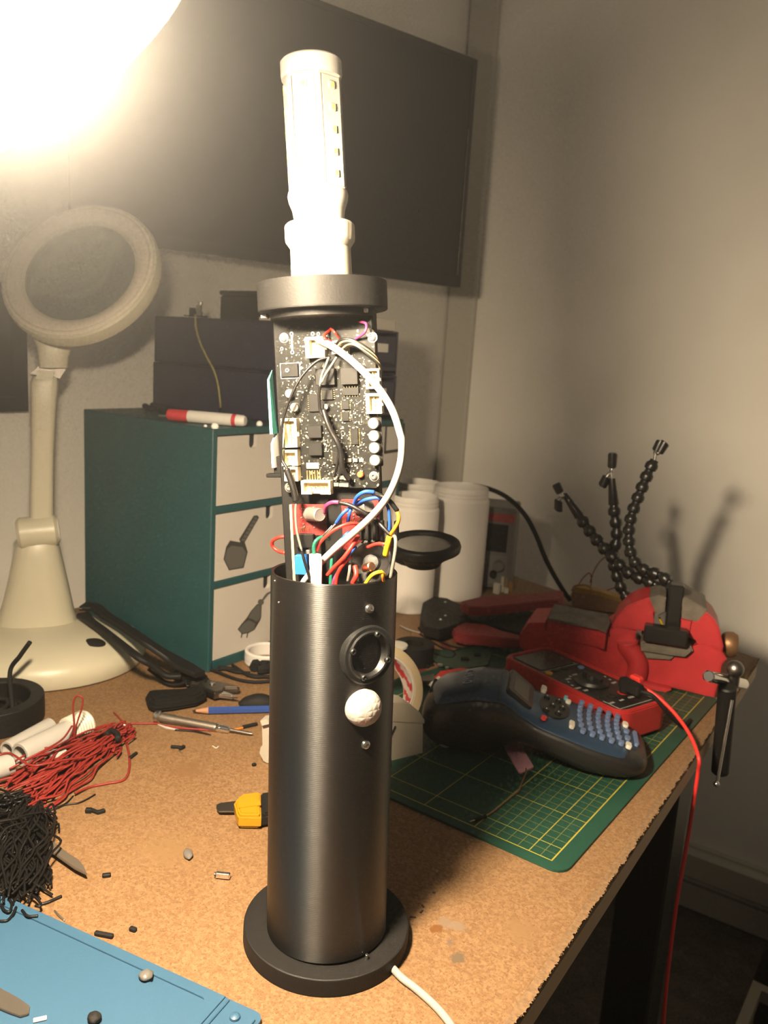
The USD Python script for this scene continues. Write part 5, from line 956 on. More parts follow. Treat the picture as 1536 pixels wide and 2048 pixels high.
p, d = beads(sq([(720, 1120, .052), (660, 1080, .054), (612, 1010, .054), (588, 930, .052), (560, 860, .050), (562, 780, .048), (582, 700, .046), (580, 610, .044), (566, 530, .042), (562, 470, .042)]), 0.0, .0080, 'middle beaded arm of the helping hands')
obj('arm_sleeve', tube([p, p + d / np.linalg.norm(d) * .034], [.0070, .0068, .0045], 14), bead, hh_, smooth=True); clip(p + d / np.linalg.norm(d) * .034, .042, (1223, 944), [((1224, 936), (1226, 906)), ((1214, 953), (1204, 973))])
p, d = beads(sq([(930, 1150, .02), (900, 1040, .02), (820, 975, .022), (740, 940, .026), (660, 910, .030), (590, 840, .034), (520, 770, .038), (450, 690, .040), (390, 610, .042), (345, 545, .044)]), 0.0, .0084, 'left beaded arm of the helping hands')
obj('arm_sleeve', tube([p, p + d / np.linalg.norm(d) * .036], [.0070, .0066, .0036], 14), bead, hh_, smooth=True); clip(p + d / np.linalg.norm(d) * .036, .044, (1126, 994), [((1121, 986), (1112, 967)), ((1117, 1000), (1117, 1022))])
obj('yellow_wire', tube([hp_(*sv([q])[0], -.02) for q in ((675, 745), (700, 800), (725, 860), (735, 920), (740, 970))], .0014, 8), WC['yellow'], hh_, smooth=True)
# ================================================================ clutter at the back right
red_grip = mat('red_grip', (0.22, 0.018, 0.018), .55, bump=.15)
s6 = z_of((840, 1130), 4.5176)
cr = thing('crimping_pliers', 'crimping pliers with dark red handles and black head lying in front of the jars', 'pliers', at(950, 1225))
def slab3(pxs, z, h, ch=.0012): return bprism(Polygon(onz(pxs, z + h)).buffer(0), z, z + h, ch)
obj('head', slab3(s6([(5, 440), (25, 330), (120, 280), (250, 295), (370, 350), (450, 420), (440, 500), (330, 545), (180, 590), (40, 560), (0, 500)]), .012, .014, .003), soft_black, cr, smooth=40)
obj('handle', slab3(s6([(365, 320), (520, 285), (800, 262), (1100, 245), (1240, 218), (1300, 228), (1305, 300), (1260, 320), (1050, 335), (800, 365), (600, 385), (440, 378), (380, 350)]), .030, .014, .004), red_grip, cr, smooth=40)
obj('handle', slab3(s6([(290, 570), (330, 525), (400, 510), (600, 530), (740, 585), (960, 640), (960, 680), (740, 665), (560, 645), (420, 640), (310, 615)]), .010, .014, .004), red_grip, cr, smooth=40)
obj('linkage', slab3(s6([(400, 400), (560, 390), (860, 400), (1190, 440), (1180, 465), (1050, 500), (1010, 620), (880, 610), (700, 560), (450, 490)]), .006, .014, .002), soft_black, cr, smooth=40)
p = at(*s6([(420, 438)])[0], .027); obj('pivot_bolt', tf(lathe([(0, 0), (.0052, 0), (.0050, .003), (.0035, .0045), (0, .0047)], 20), rotz(0, p)), chrome, cr, smooth=40)
for q in ((228, 338), (185, 496), (230, 462)):
    p = at(*s6([q])[0], .026); obj('rivet', sphere(p, .0021, 2), steel, cr)
# second red-handled tool and square tag by the printer
rt = thing('red_handled_cutters', 'small red-handled cutters lying behind the tape roll', 'cutters', at(920, 1350))
obj('handle', slab3([(868, 1352), (880, 1340), (920, 1334), (962, 1338), (960, 1345), (925, 1352), (888, 1364), (872, 1364)], .004, .009, .003), red_rubber, rt, smooth=40)
obj('jaw', slab3([(840, 1352), (868, 1346), (872, 1362), (845, 1362)], .005, .006, .001), dark_steel, rt, smooth=40)
tg = thing('paper_tag', 'small white square tag standing on edge beside the tape roll', 'tag', at(878, 1388))
obj('paper', poly_on([(856, 1370), (877, 1352), (902, 1366), (882, 1389)], at(880, 1390), TOC + UP * .6, UP, 0, .0006), key_white, tg, smooth=False)
obj('tag_print', poly_on([(868, 1371), (880, 1364), (892, 1370), (880, 1380)], at(880, 1390) + TOC * .0006, TOC + UP * .6, UP, .0003, .0008), mat('tag_grey', (.2, .19, .18), .7), tg, smooth=False)
# tan board with lines, green circuit boards, loose wires, pin
tanb = usdkit.material(stage, LK + '/lined_board', {'tc': ('texture_coordinate', {}), 'p': ('principled_bsdf', {'roughness': .7}), 'w': ('wave_texture', {'scale': 9.0, 'bands_direction': 'diagonal', 'distortion': .4}), 'r': ('rgb_ramp', {'ramp': [(0.0, (.20, .10, .045)), (.80, (.22, .115, .052)), (.93, (.16, .03, .02))]})}, [('tc.object', 'w.vector'), ('w.fac', 'r.fac'), ('r.color', 'p.base_color')], surface='p.BSDF')
obj('practice_board', slab3([(822, 1262), (880, 1250), (960, 1280), (952, 1300), (905, 1325), (838, 1345), (828, 1310)], 0.0002, .0030, .0006), tanb, smooth=False, label='thin tan board marked with faint red lines under the loose black wires', cat='board')
pcbg = mat('pcb_green', (0.018, 0.05, 0.032), .45, vary=.4, vscale=600)
gb = thing('green_circuit_board', 'dark green circuit board lying between tape roll and multimeter', 'circuit board', at(910, 1320))
obj('board', slab3([(844, 1306), (862, 1298), (905, 1300), (955, 1290), (985, 1305), (975, 1330), (920, 1338), (882, 1330)], .0040, .0016, .0003), pcbg, gb, smooth=False)
for x, y, w in ((880, 1330, .006), (894, 1336, .004), (930, 1318, .010), (955, 1310, .008)): obj('component', tf(cbox((w, w * .7, .003), .0003), rotz(.7, at(x, y, .0066))), solder if w < .007 else chip_black, gb, smooth=False)
lw = thing('loose_wires', 'tangle of loose black wires lying over the tan board', 'wires', at(890, 1285))
for pts in ([(842, 1262), (860, 1272), (880, 1283), (905, 1293), (930, 1296), (950, 1290), (955, 1284)], [(840, 1268), (858, 1280), (885, 1296), (905, 1303), (910, 1310), (900, 1316), (880, 1312), (858, 1302), (842, 1290)], [(905, 1303), (925, 1299), (955, 1297)], [(842, 1335), (852, 1332), (868, 1330)]):
    obj('wire', tube([at(x, y, .0052) for x, y in pts], .0012, 8), rubber, lw, smooth=True)
for x0, y0, x1, y1 in ((838, 1256, 862, 1276), (850, 1326, 856, 1334)): obj('housing', cyl(at(x0, y0, .0055), at(x1, y1, .0055), .0024, 8), rubber, lw)
obj('metal_strip', tube([at(x, y, .0045) for x, y in ((800, 1252), (812, 1258), (828, 1263), (842, 1266))], .0014, 8), steel, smooth=True, label='short bright metal pin beside the jars', cat='pin')
sb = at(812, 1335); sb[1] += .016
rl = thing('black_roll', 'black tape roll with white lid on top behind the lamp tube', 'tape roll', sb)
obj('roll', tf(lathe([(.012, 0), (.0245, 0), (.025, .0006), (.025, .0275), (.0245, .028), (.012, .028)], 40, True), rotz(0, sb)), rubber, rl, smooth=35)
obj('plastic_disc', tf(lathe([(0, 0), (.0135, 0), (.014, .0008), (.0138, .0035), (.011, .0042), (0, .0040)], 32), rotz(0, at(793, 1294, .0283))), key_white, smooth=35, label='round white plastic lid on the black roll behind the lamp tube', cat='lid')
# tan wooden rule bundle and red wires behind the vise
tw_ = thing('wooden_block', 'tan wooden block with yellow top edge behind the vise anvil', 'wood block', at(1200, 1215))
tan = mat('tan_wood', (0.20, 0.115, 0.06), .6, bump=.2); yel = mat('yellow_edge', (0.30, 0.17, 0.03), .55)
wb = at(1185, 1222); wpl = lambda L_, t0_, t1_, m_, nm: obj(nm, poly_on(L_, wb + vn * 0, vn, UP, t0_, t1_), m_, tw_, smooth=False)
wpl([(1142, 1188), (1150, 1176), (1200, 1186), (1255, 1204), (1262, 1228), (1200, 1222), (1145, 1214)], -.020, 0, tan, 'block'); wpl([(1146, 1184), (1152, 1174), (1200, 1183), (1258, 1202), (1256, 1208), (1198, 1191)], -.0205, .0006, yel, 'edge_band')
obj('elastic_band', tube([onp(x, y, wb + vn * .002, vn) for x, y in ((1143, 1182), (1150, 1172), (1170, 1170), (1182, 1176), (1180, 1184))], .0015, 8), yel, tw_, smooth=True)
rw = thing('thin_red_wires', 'thin red wires looping up between the wooden block and the helping hands', 'wires', at(1170, 1180))
for pts in ([(1148, 1192), (1160, 1165), (1172, 1150), (1180, 1147), (1183, 1160), (1180, 1180), (1176, 1190)], [(1180, 1165), (1190, 1138), (1205, 1118), (1222, 1112), (1240, 1118), (1248, 1140), (1246, 1165)], [(1190, 1192), (1210, 1182), (1228, 1176), (1240, 1172)], [(1233, 1200), (1238, 1185), (1240, 1172)]):
    obj('wire', tube([onp(x, y, wb - vn * .02, vn) for x, y in pts], .0009, 8), red_grip, rw, smooth=True)
cp = at(1003, 1188); cw_ = thing('white_connector', 'cluster of small pale connectors behind the crimping pliers', 'connectors', cp)
rng = np.random.default_rng(21)
for k in range(6):
    q = at(rng.uniform(990, 1018), rng.uniform(1182, 1190)); obj('housing', tf(cbox((.010, .007, .008 + .010 * (k % 3)), .0006), rotz(rng.uniform(0, 3), q + [0, 0, .005 + .004 * (k % 3)])), key_white if k < 4 else yel, cw_, smooth=False)
bx = at(1050, 1196); obj('dark_red_scrap', tf(cbox((.05, .02, .012), .002), rotz(.3, bx + [0, .02, .010])), red_grip, smooth=False, label='dark red sleeve lying behind the crimping pliers', cat='sleeve', loc=bx) if False else None
# black loupe cup on a stand, behind the tube
lc = dep(846, 1092, 0.86); lp_ = thing('loupe', 'round black-rimmed loupe on a stand showing to the right of the wires', 'loupe', A([lc[0], lc[1], 0]))
LN = UP * .90 + TOC * .10 - RT * .05; LMx = axis_frame(LN, lc, RT)
obj('rim', tf(lathe([(.0290, .001), (.0300, .0045), (.0350, .0060), (.0385, .0045), (.0398, .0010), (.0390, -.0035), (.0340, -.0060), (.0300, -.0050)], 72, True), LMx), black_plastic, lp_, smooth=40)
obj('lens', tf(lathe([(0, -.0015), (.0296, -.0005), (.0296, .0012), (.015, .0030), (0, .0036)], 48), LMx), mat('frosted_lens', (0.30, 0.28, 0.25), .18), lp_, smooth=40)
obj('cup', tf(lathe([(.0300, -.0045), (.0345, -.0062), (.0260, -.0115), (.0205, -.0160), (.0185, -.0200), (0, -.0205), (0, -.019), (.0170, -.0185), (.0240, -.0110)], 48), LMx), black_plastic, lp_, smooth=40)
lf = A([lc[0], lc[1], 0]) - RT * .060 - TOC * .075; 
obj('stem', tube([lc + LN * -.018, lc + LN * -.022 - RT * .016, A([lf[0], lf[1], lc[2] - .035]), lf + A([0, 0, .012])], .0038, 12), black_plastic, lp_, smooth=True)
obj('foot', tf(lathe([(0, 0), (.0235, 0), (.024, .001), (.023, .008), (.008, .013), (0, .013)], 40), rotz(0, lf)), black_plastic, lp_, smooth=40)
# ================================================================ on the bench, left
s8, s9, s10, sA = z_of((130, 1180), 4.1514), z_of((280, 1380), 5.4857), z_of((0, 1580), 6.827), z_of((0, 1350), 2.743)
np_ = thing('needle_nose_pliers', 'needle-nose pliers with thick black handle in front of the drawer cabinet', 'pliers', at(400, 1380))
obj('handle', slab3(s8([(668, 860), (688, 822), (740, 814), (980, 804), (1105, 778), (1165, 800), (1172, 845), (1100, 880), (900, 915), (750, 930), (690, 915)]), .002, .013, .005), soft_black, np_, smooth=45)
obj('handle', slab3(s8([(900, 640), (1020, 600), (1130, 640), (1200, 705), (1192, 755), (1110, 748), (980, 710), (900, 690)]), .003, .013, .005), soft_black, np_, smooth=45)
obj('joint', slab3(s8([(1040, 738), (1100, 742), (1180, 735), (1250, 752), (1330, 790), (1310, 835), (1240, 850), (1160, 815), (1110, 770), (1040, 762)]), .004, .009, .002), dark_steel, np_, smooth=40)
obj('jaw', slab3(s8([(1225, 752), (1280, 752), (1380, 775), (1452, 795), (1440, 806), (1330, 808), (1235, 835)]), .005, .007, .002), dark_steel, np_, smooth=40); obj('jaw', slab3(s8([(1205, 838), (1300, 828), (1340, 838), (1436, 874), (1400, 872), (1290, 858), (1230, 852)]), .005, .006, .002), steel, np_, smooth=40)
p = at(*s8([(1222, 778)])[0], .013); obj('pivot', tf(disc(.0032, .0012, 18, .0003), rotz(0, p)), steel, np_, smooth=40)
obj('spring', tube([at(*s8([q])[0], .012) for q in ((1080, 738), (1020, 732), (1005, 750), (1010, 780), (1020, 800))], .0011, 8), chrome, np_, smooth=True)
tn_ = thing('long_handled_tongs', 'long black two-armed tongs leaning over the lamp base behind the pliers', 'tongs', at(300, 1310))
def bar(pxs, zs, ws, th, m_, par, nm, k=6):
    """A flat bar through picture points at the given heights, ws wide in the bench plane, th thick."""
    c = spline([at(x, y, z) for (x, y), z in zip(pxs, zs)], k); w = np.interp(np.linspace(0, 1, len(c)), np.linspace(0, 1, len(ws)), ws); t = np.gradient(c, axis=0); R = []
    for p, d, ww in zip(c, t, w):
        d = d / np.linalg.norm(d); s_ = np.cross(d, UP); s_ /= np.linalg.norm(s_); u = np.cross(s_, d); a = ww / 2; b = th / 2; e = min(a, b) * .5
        R.append([p + s_ * x + u * y for x, y in ((a, b - e), (a - e, b), (-a + e, b), (-a, b - e), (-a, -b + e), (-a + e, -b), (a - e, -b), (a, -b + e))])
    return obj(nm, loft(R), m_, par, smooth=40)
bar(s8([(150, 134), (185, 137), (260, 150), (340, 215), (480, 300), (640, 410), (760, 490), (900, 580), (1020, 650), (1120, 700)]), [.056, .056, .055, .053, .050, .046, .038, .028, .026, .026], [.022, .020, .016, .014, .013, .014, .015, .018, .020, .014], .006, soft_black, tn_, 'arm')
bar(s8([(150, 205), (215, 262), (330, 345), (480, 460), (620, 565), (740, 640), (830, 705), (900, 715), (960, 712)]), [.050, .050, .049, .047, .042, .030, .020, .019, .019], [.016, .011, .010, .0095, .009, .009, .009, .009, .009], .006, soft_black, tn_, 'arm')
bar(s8([(690, 655), (760, 710), (850, 775), (930, 785), (1000, 765)]), [.020, .012, .006, .006, .010], [.005, .004, .004, .004, .004], .003, soft_black, tn_, 'strap')
p = at(*s8([(133, 152)])[0], .056); obj('rivet', tf(disc(.003, .001, 16, .0002), rotz(0, p)), steel, tn_)
cb = thing('black_cables', 'thin black cables lying along the foot of the drawer cabinet', 'cables', at(460, 1350))
for pts in ([(400, 1332), (430, 1342), (455, 1352), (480, 1360), (510, 1364), (545, 1362)], [(405, 1328), (440, 1334), (470, 1338), (492, 1348), (520, 1352), (550, 1356)], [(465, 1330), (480, 1340), (495, 1350), (515, 1354), (550, 1352)], [(430, 1340), (450, 1338), (472, 1344), (500, 1346)]):
    obj('cable', tube([at(x, y, .003) for x, y in pts], .0019, 8), rubber, cb, smooth=True)
lumps = [at(x, y, .006) + A([0, .006, 0]) for x, y in ((500, 1338), (506, 1332), (514, 1328), (522, 1333), (532, 1338), (520, 1342), (508, 1343))]
obj('rubber_crumple', tube(lumps, [.006, .0075, .0065, .008, .007, .006, .005], 7, 4), rubber, smooth=False, label='crumpled black rubber scrap in front of the white ribbon roll', cat='rubber scrap')
wr = at(524, 1340); wr[:2] += d0[:2] * .026
wrm = thing('white_ribbon_roll', 'white ribbon roll lying flat at the foot of the drawer cabinet', 'roll', wr)
obj('ribbon', tf(ring(.0265, .0215, .017, 48, .0015), rotz(0, wr)), mat('ribbon_white', (0.58, 0.56, 0.53), .5, bump=.1), wrm, smooth=35); obj('ribbon_layer', tf(ring(.0268, .0240, .0012, 48, .0003), rotz(0, wr + A([0, 0, .006]))), mat('ribbon_mauve', (0.42, 0.40, 0.44), .5), wrm, smooth=35)
obj('rubber_hood', tf(loft([[A([math.cos(t) * a, math.sin(t) * b, z]) for t in th_[::3]] for z, a, b in ((0, .022, .010), (.003, .0225, .0105), (.008, .017, .009), (.011, .009, .006), (.012, .003, .002))]), rotz(.75, at(518, 1410))), rubber, smooth=45, label='black rubber cap lying just above the blue pencil', cat='cap')
pe = thing('blue_pencil', 'blue carpenter pencil half hidden behind the lamp tube', 'pencil', at(480, 1420))
p0, p1 = at(399, 1422, .0042), at(416, 1421, .0042); pd = at(540, 1418, .0042) - p1; pd /= np.linalg.norm(pd)
PM = axis_frame(pd, p1, UP)
obj('shaft', tf(lathe([(0, 0), (.0040, 0), (.0040, .105), (0, .105)], 6), PM), mat('pencil_blue', (0.020, 0.050, 0.20), .35), pe, smooth=False)
obj('point', tf(lathe([(.0038, 0.0004), (.0013, -.0125), (0, -.0125), (0, 0.0004)], 16), PM), mat('pencil_wood', (0.34, 0.17, 0.09), .7), pe, smooth=40); obj('pencil_lead', tf(lathe([(.0013, -.0124), (.0008, -.0155), (0, -.0160), (0, -.0124)], 12), PM), rubber, pe)
sd = thing('precision_screwdriver', 'slim metal screwdriver lying left of the lamp tube with red wire along it', 'screwdriver', at(400, 1450))
q0, q1 = at(311, 1433, .0055), at(505, 1468, .0030); dd = q1 - q0; Ls = np.linalg.norm(dd); SM = axis_frame(dd, q0, UP)
sdm = mat('driver_metal', (0.30, 0.26, 0.22), .42, .9, bump=.15, bscale=900)
obj('swivel_cap', tf(lathe([(0, 0), (.0058, 0), (.0066, .001), (.0066, .0045), (.0045, .0060), (.003, .0062), (0, .0062)], 24), SM), steel, sd, smooth=35)
obj('grip', tf(lathe([(0, .006), (.0046, .0062), (.0050, .0075), (.0050, .20 * Ls), (.0044, .21 * Ls), (.0044, .62 * Ls), (.0040, .635 * Ls), (0, .635 * Ls)], 24), SM), sdm, sd, smooth=35)
obj('collet', tf(lathe([(0, .635 * Ls), (.0042, .64 * Ls), (.0042, .66 * Ls), (.0032, .668 * Ls), (.0042, .68 * Ls), (.0036, .76 * Ls), (.0022, .775 * Ls), (0, .775 * Ls)], 24), SM), chrome, sd, smooth=35)
obj('shaft', tf(lathe([(0, .77 * Ls), (.0018, .77 * Ls), (.0016, .97 * Ls), (.0006, Ls), (0, Ls)], 16), SM), dark_steel, sd, smooth=35)
rd_ = wmat('hank', (0.20, 0.022, 0.017))
rwl = thing('single_red_wire', 'single red wire lying along the screwdriver with a forked end', 'wire', at(300, 1450))
obj('strand', tube([at(x, y, .0012) for x, y in ((248, 1462), (257, 1452), (262, 1447), (280, 1447), (310, 1447), (330, 1452), (360, 1456), (400, 1459), (437, 1462))], .0011, 8), rd_, rwl, smooth=True); obj('strand', tube([at(x, y, .0012) for x, y in ((228, 1425), (236, 1433), (245, 1443), (257, 1448), (262, 1447))], .0009, 8), rd_, rwl, smooth=True); obj('bare_end', tube([at(x, y, .001) for x, y in ((238, 1448), (248, 1450), (257, 1448))], .0006, 6), copper, rwl)
for pts, c_, lab in (([(316, 1449), (335, 1456), (360, 1460)], 'white', 'short pale insulation scrap lying under the screwdriver'), ([(350, 1460), (385, 1462), (405, 1466), (422, 1470)], 'black', 'short dark wire scrap lying just below the screwdriver')):
    obj('wire_scrap', tube([at(x, y, .0009) for x, y in pts], [.0009, .0014, .0006], 8), WC[c_], smooth=True, label=lab, cat='wire scrap')
os_ = thing('orange_jumper_end', 'black pin housing on a short orange wire beside the screwdriver tip', 'wire end', at(500, 1452))
obj('lead', tube([at(x, y, .0012) for x, y in ((465, 1459), (480, 1457), (490, 1454))], .0009, 8), WC['orange'], os_, smooth=True); obj('housing', tf(cbox((.016, .0032, .0032), .0004), frame(at(511, 1448) - at(489, 1453), z=UP, o=at(500, 1451, .0018))), rubber, os_, smooth=False)
wpz = at(527, 1527)
wpc = thing('white_plastic_clip', 'cream plastic clip standing behind the left edge of the lamp tube', 'clip', wpz)
wn_ = TOC * .9 - RT * .3
obj('clip_plate', poly_on([(522, 1440), (540, 1437), (560, 1437), (560, 1527), (534, 1526), (527, 1522), (519, 1506), (521, 1495), (525, 1490), (524, 1452), (522, 1448)], wpz, wn_, UP, -.010, 0), mat('clip_cream', (0.34, 0.305, 0.255), .45), wpc, smooth=False)
obj('clip_hook', poly_on([(522, 1440), (536, 1437), (540, 1446), (526, 1450)], wpz + A(wn_) / np.linalg.norm(wn_) * .003, wn_, UP, -.002, .002), mat('clip_cream2', (0.36, 0.325, 0.28), .45), wpc, smooth=False)
# snap-off knife
kn = thing('utility_knife', 'yellow snap-off utility knife poking out from behind the lamp tube', 'knife', at(490, 1605))
yk = mat('knife_yellow', (0.38, 0.185, 0.005), .38)
obj('blade', slab3(sA([(1188, 710), (1210, 700), (1295, 690), (1300, 748), (1200, 748), (1186, 728)]), .004, .0012, .0003), dark_steel, kn, smooth=False); obj('blade_edge', slab3(sA([(1190, 735), (1298, 722), (1300, 748), (1200, 749)]), .0037, .0010, .0003), chrome, kn, smooth=False)
obj('grip', slab3(sA([(1284, 690), (1300, 668), (1330, 645), (1430, 632), (1434, 768), (1310, 766), (1298, 745), (1292, 715)]), .001, .013, .003), yk, kn, smooth=40); obj('sleeve', slab3(sA([(1430, 640), (1560, 620), (1570, 740), (1434, 770)]), .0008, .012, .003), soft_black, kn, smooth=40); obj('rail', slab3(sA([(1300, 700), (1330, 692), (1430, 690), (1432, 712), (1310, 728)]), .0138, .0008, .0003), yk, kn, smooth=False)
# black spool on the far left
spc = at(-12, 1437) + A([0, .02, 0]); spl = thing('black_spool', 'round black plastic spool at the left picture edge in front of the lamp base', 'spool', A([-.5345, -.158, 0])); spc = A([-.5345, -.158, 0])
obj('rim', tf(lathe([(.034, .004), (.047, 0), (.0485, .001), (.0485, .0235), (.0478, .0245), (.036, .0245), (.0352, .0235), (.0350, .010)], 64, True), rotz(0, spc)), soft_black, spl, smooth=35); obj('floor', tf(disc(.0360, .006, 48), rotz(0, spc)), soft_black, spl)
obj('coiled_cable', tube([spc + A([r * math.cos(t), r * math.sin(t), .008 + .0006 * t]) for r, t in zip(np.linspace(.030, .014, 60), np.linspace(0, 14, 60))], .0022, 8, 2), rubber, spl, smooth=True)
obj('cable_end', tube([spc + A([.02, .01, .012]), onp(20, 1345, (spc[0], spc[1] + .03, 0), TOC), onp(40, 1312, (spc[0], spc[1] + .03, 0), TOC), onp(60, 1284, (spc[0], spc[1] + .03, 0), TOC)], .0024, 8), rubber, spl, smooth=True)
# white plastic fittings
milk = usdkit.material(stage, LK + '/milky_plastic', {'p': ('principled_bsdf', {'base_color': (0.52, 0.50, 0.47), 'roughness': .35}), 't': ('translucent_bsdf', {'color': (.6, .57, .52)}), 'm': ('mix_closure', {'fac': .25})}, [('p.BSDF', 'm.closure1'), ('t.BSDF', 'm.closure2')], surface='m.closure')
def fitting(x0, y0, x1, y1, r, z, lab, thread=True):
    p0, p1 = at(x0, y0, z), at(x1, y1, z); d = p1 - p0; L = np.linalg.norm(d); M = axis_frame(d, p0, UP); t = thing('plastic_tube', lab, 'plastic tube', p0)
    b = L * (.70 if thread else 1.0)
    obj('tube_body', tf(lathe([(r * .70, 0), (r * .92, 0), (r * .96, .001), (r * .96, b), (r * .78, b), (r * .74, .002)], 36, True), M), milk, t, smooth=35)
    if thread:
        P = [(r * .8, b)]
        for k in range(7): z0 = b + (L - b) * k / 7; P += [(r * 1.12, z0), (r * 1.20, z0 + (L - b) * .05), (r * 1.12, z0 + (L - b) * .10), (r * 1.10, z0 + (L - b) * .13)]
        obj('threaded_collar', tf(lathe(P + [(r * 1.10, L), (r * .95, L + .0006), (r * .85, L), (r * .8, b)], 36), M), mat('collar_white', (0.62, 0.58, 0.50), .4) if 'collar_white' not in M_ else M_['collar_white'], t, smooth=35)
    return t
M_['collar_white'] = mat('collar_white_a', (0.60, 0.56, 0.48), .4)
fitting(40, 1510, 172, 1446, .0115, .0118, 'milky plastic tube with white threaded collar lying on the red wires'); fitting(14, 1500, 100, 1452, .0085, .0090, 'plain milky plastic tube beside the black spool', False); fitting(-30, 1545, 22, 1528, .0100, .0110, 'short milky plastic tube at the left picture edge', False); fitting(96, 1520, 128, 1508, .0070, .0075, 'small milky plastic ferrule among the red wires', False)
# hank of red wire, tangle of black wire
def hank(a, b, n, spread, zmax, seed, r, bulge=.5, curl=.30):
    g = np.random.default_rng(seed); out = []; a, b = A(a), A(b); d = b - a; s_ = np.cross(d / np.linalg.norm(d), UP)
    for i in range(n):
        w = g.normal(0, spread); u0, u1 = g.uniform(-.06, .16), g.uniform(.84, 1.04); z0 = g.uniform(.001, zmax); P = []
        for t in np.linspace(u0, u1, 7):
            env = 1 - bulge * abs(2 * t - 1) ** 2; P.append(a + d * t + s_ * (w * env + g.normal(0, spread * curl)) + UP * max(r, z0 * (1 - .35 * abs(2 * t - 1)) + g.normal(0, .0012)))
        if g.random() < .7:
            e = P[-1]; tip = e + d / np.linalg.norm(d) * g.uniform(.004, .010); P += [tip + s_ * .003, e + s_ * g.uniform(.004, .008) - d * .04]
        out.append(tube(P, r, 6, 4))
    return cat_(out)
hk_ = thing('red_wire_hank', 'hank of thin red wire bundled on the bench below the white plastic tubes', 'wire hank', at(120, 1540))
obj('strands', hank(at(25, 1600), at(240, 1468), 34, .0115, .016, 4, .0010), rd_, hk_, smooth=True, kind='stuff'); obj('strands', hank(at(70, 1622), at(215, 1500), 22, .0085, .012, 5, .0010), rd_, hk_, smooth=True, kind='stuff'); obj('strands', hank(at(-15, 1575), at(200, 1495), 11, .008, .020, 6, .0010), rd_, hk_, smooth=True, kind='stuff')
vplane = at(140, 1500)
obj('upright_loop', tube([onp(x, y, vplane, TOC) for x, y in ((128, 1512), (140, 1480), (148, 1450), (146, 1415), (150, 1396), (158, 1391), (165, 1397), (164, 1415), (156, 1440), (150, 1462), (146, 1490))], .0009, 8), rd_, hk_, smooth=True, label='red loop standing up from the hank')
obj('stray_loop', tube([at(x, y, z) for x, y, z in ((215, 1475, .012), (232, 1466, .008), (250, 1480, .003), (258, 1510, .0014), (258, 1540, .0012), (247, 1560, .0012), (215, 1567, .0012), (180, 1574, .0014), (150, 1586, .004))], .0011, 8), rd_, hk_, smooth=True)
obj('stray_loop', tube([at(x, y, z) for x, y, z in ((240, 1470, .008), (252, 1458, .003), (258, 1448, .0012))], .0010, 8), rd_, hk_, smooth=True); obj('stray_loop', tube([at(x, y, z) for x, y, z in ((-10, 1512, .02), (20, 1507, .022), (60, 1530, .022), (95, 1527, .022), (130, 1520, .020), (170, 1515, .014))], .0010, 8), rd_, hk_, smooth=True); obj('stray_loop', tube([at(x, y, z) for x, y, z in ((50, 1520, .024), (90, 1500, .027), (125, 1478, .026), (144, 1452, .027))], .0009, 8), rd_, hk_, smooth=True)
obj('wire_tie', tube([at(x, y, .013) for x, y in ((212, 1470), (222, 1462), (234, 1468), (236, 1478))], .0030, 8), rubber, hk_, smooth=True)
bwm = WC['black']
bh = thing('black_wire_tangle', 'tangle of thin black wire spilling onto the corner of the blue mat', 'wire tangle', at(40, 1720))
obj('strands', hank(at(20, 1815), at(62, 1640), 46, .0095, .020, 14, .0009, .3, .48), bwm, bh, smooth=True, kind='stuff'); obj('strands', hank(at(-20, 1760), at(50, 1650), 40, .0100, .022, 15, .0009, .3, .48), bwm, bh, smooth=True, kind='stuff'); obj('strands', hank(at(75, 1795), at(45, 1650), 24, .0060, .014, 16, .0008, .4, .6), bwm, bh, smooth=True, kind='stuff'); obj('strands', hank(at(-30, 1640), at(30, 1612), 34, .0080, .016, 17, .0010, .3, .48), bwm, bh, smooth=True, kind='stuff')
for pts in (s10([(380, 290), (470, 320), (540, 400), (545, 480), (500, 540), (440, 520), (420, 440), (450, 380)]), s10([(560, 290), (605, 330), (600, 400), (560, 470), (540, 520)]), s10([(420, 920), (450, 1040), (490, 1200), (485, 1320), (440, 1370)]), s10([(420, 1420), (500, 1480), (560, 1560), (540, 1590), (480, 1580)]), s10([(300, 1640), (380, 1720), (520, 1720)]), s10([(0, 1790), (100, 1780), (180, 1690), (220, 1600)]), s10([(10, 1560), (60, 1640), (130, 1660), (160, 1560), (120, 1480)])):
    obj('loose_loop', tube([at(x, y, .0062) for x, y in pts], .0009, 7), bwm, bh, smooth=True)
obj('loose_loop', tube([at(x, y, .0010) for x, y in s10([(560, 1560), (650, 1535), (740, 1495), (840, 1450)])], .0011, 7), bwm, bh, smooth=True)
for k, q in enumerate((((480, 280), (640, 280), (780, 250), (900, 200), (1060, 180), (1180, 130), (1300, 60)), ((600, 260), (760, 240), (900, 180), (1000, 80)))):
    obj('loose_loop', tube([at(x, y, .0010) for x, y in s10(q)], .0007, 6), bwm, bh, smooth=True)
sc_ = thing('scissors', 'scissors with one dark steel blade sticking out of the black wire tangle', 'scissors', at(130, 1690))
blm = mat('blade_steel', (0.17, 0.14, 0.11), .42, .55, bump=.05)
bl_px = s10([(380, 480), (520, 562), (640, 640), (780, 735), (900, 828), (1080, 950), (1140, 1020), (1188, 1130), (1165, 1132), (1020, 1060), (760, 880), (560, 740), (460, 670), (340, 580)])
obj('blade', slab3(bl_px, .0045, .0022, .0007), blm, sc_, smooth=False); obj('ground_edge', slab3(s10([(540, 700), (600, 735), (1030, 1030), (1188, 1132), (1165, 1135), (1020, 1062), (560, 742)]), .0040, .0018, .0004), dark_steel, sc_, smooth=False)
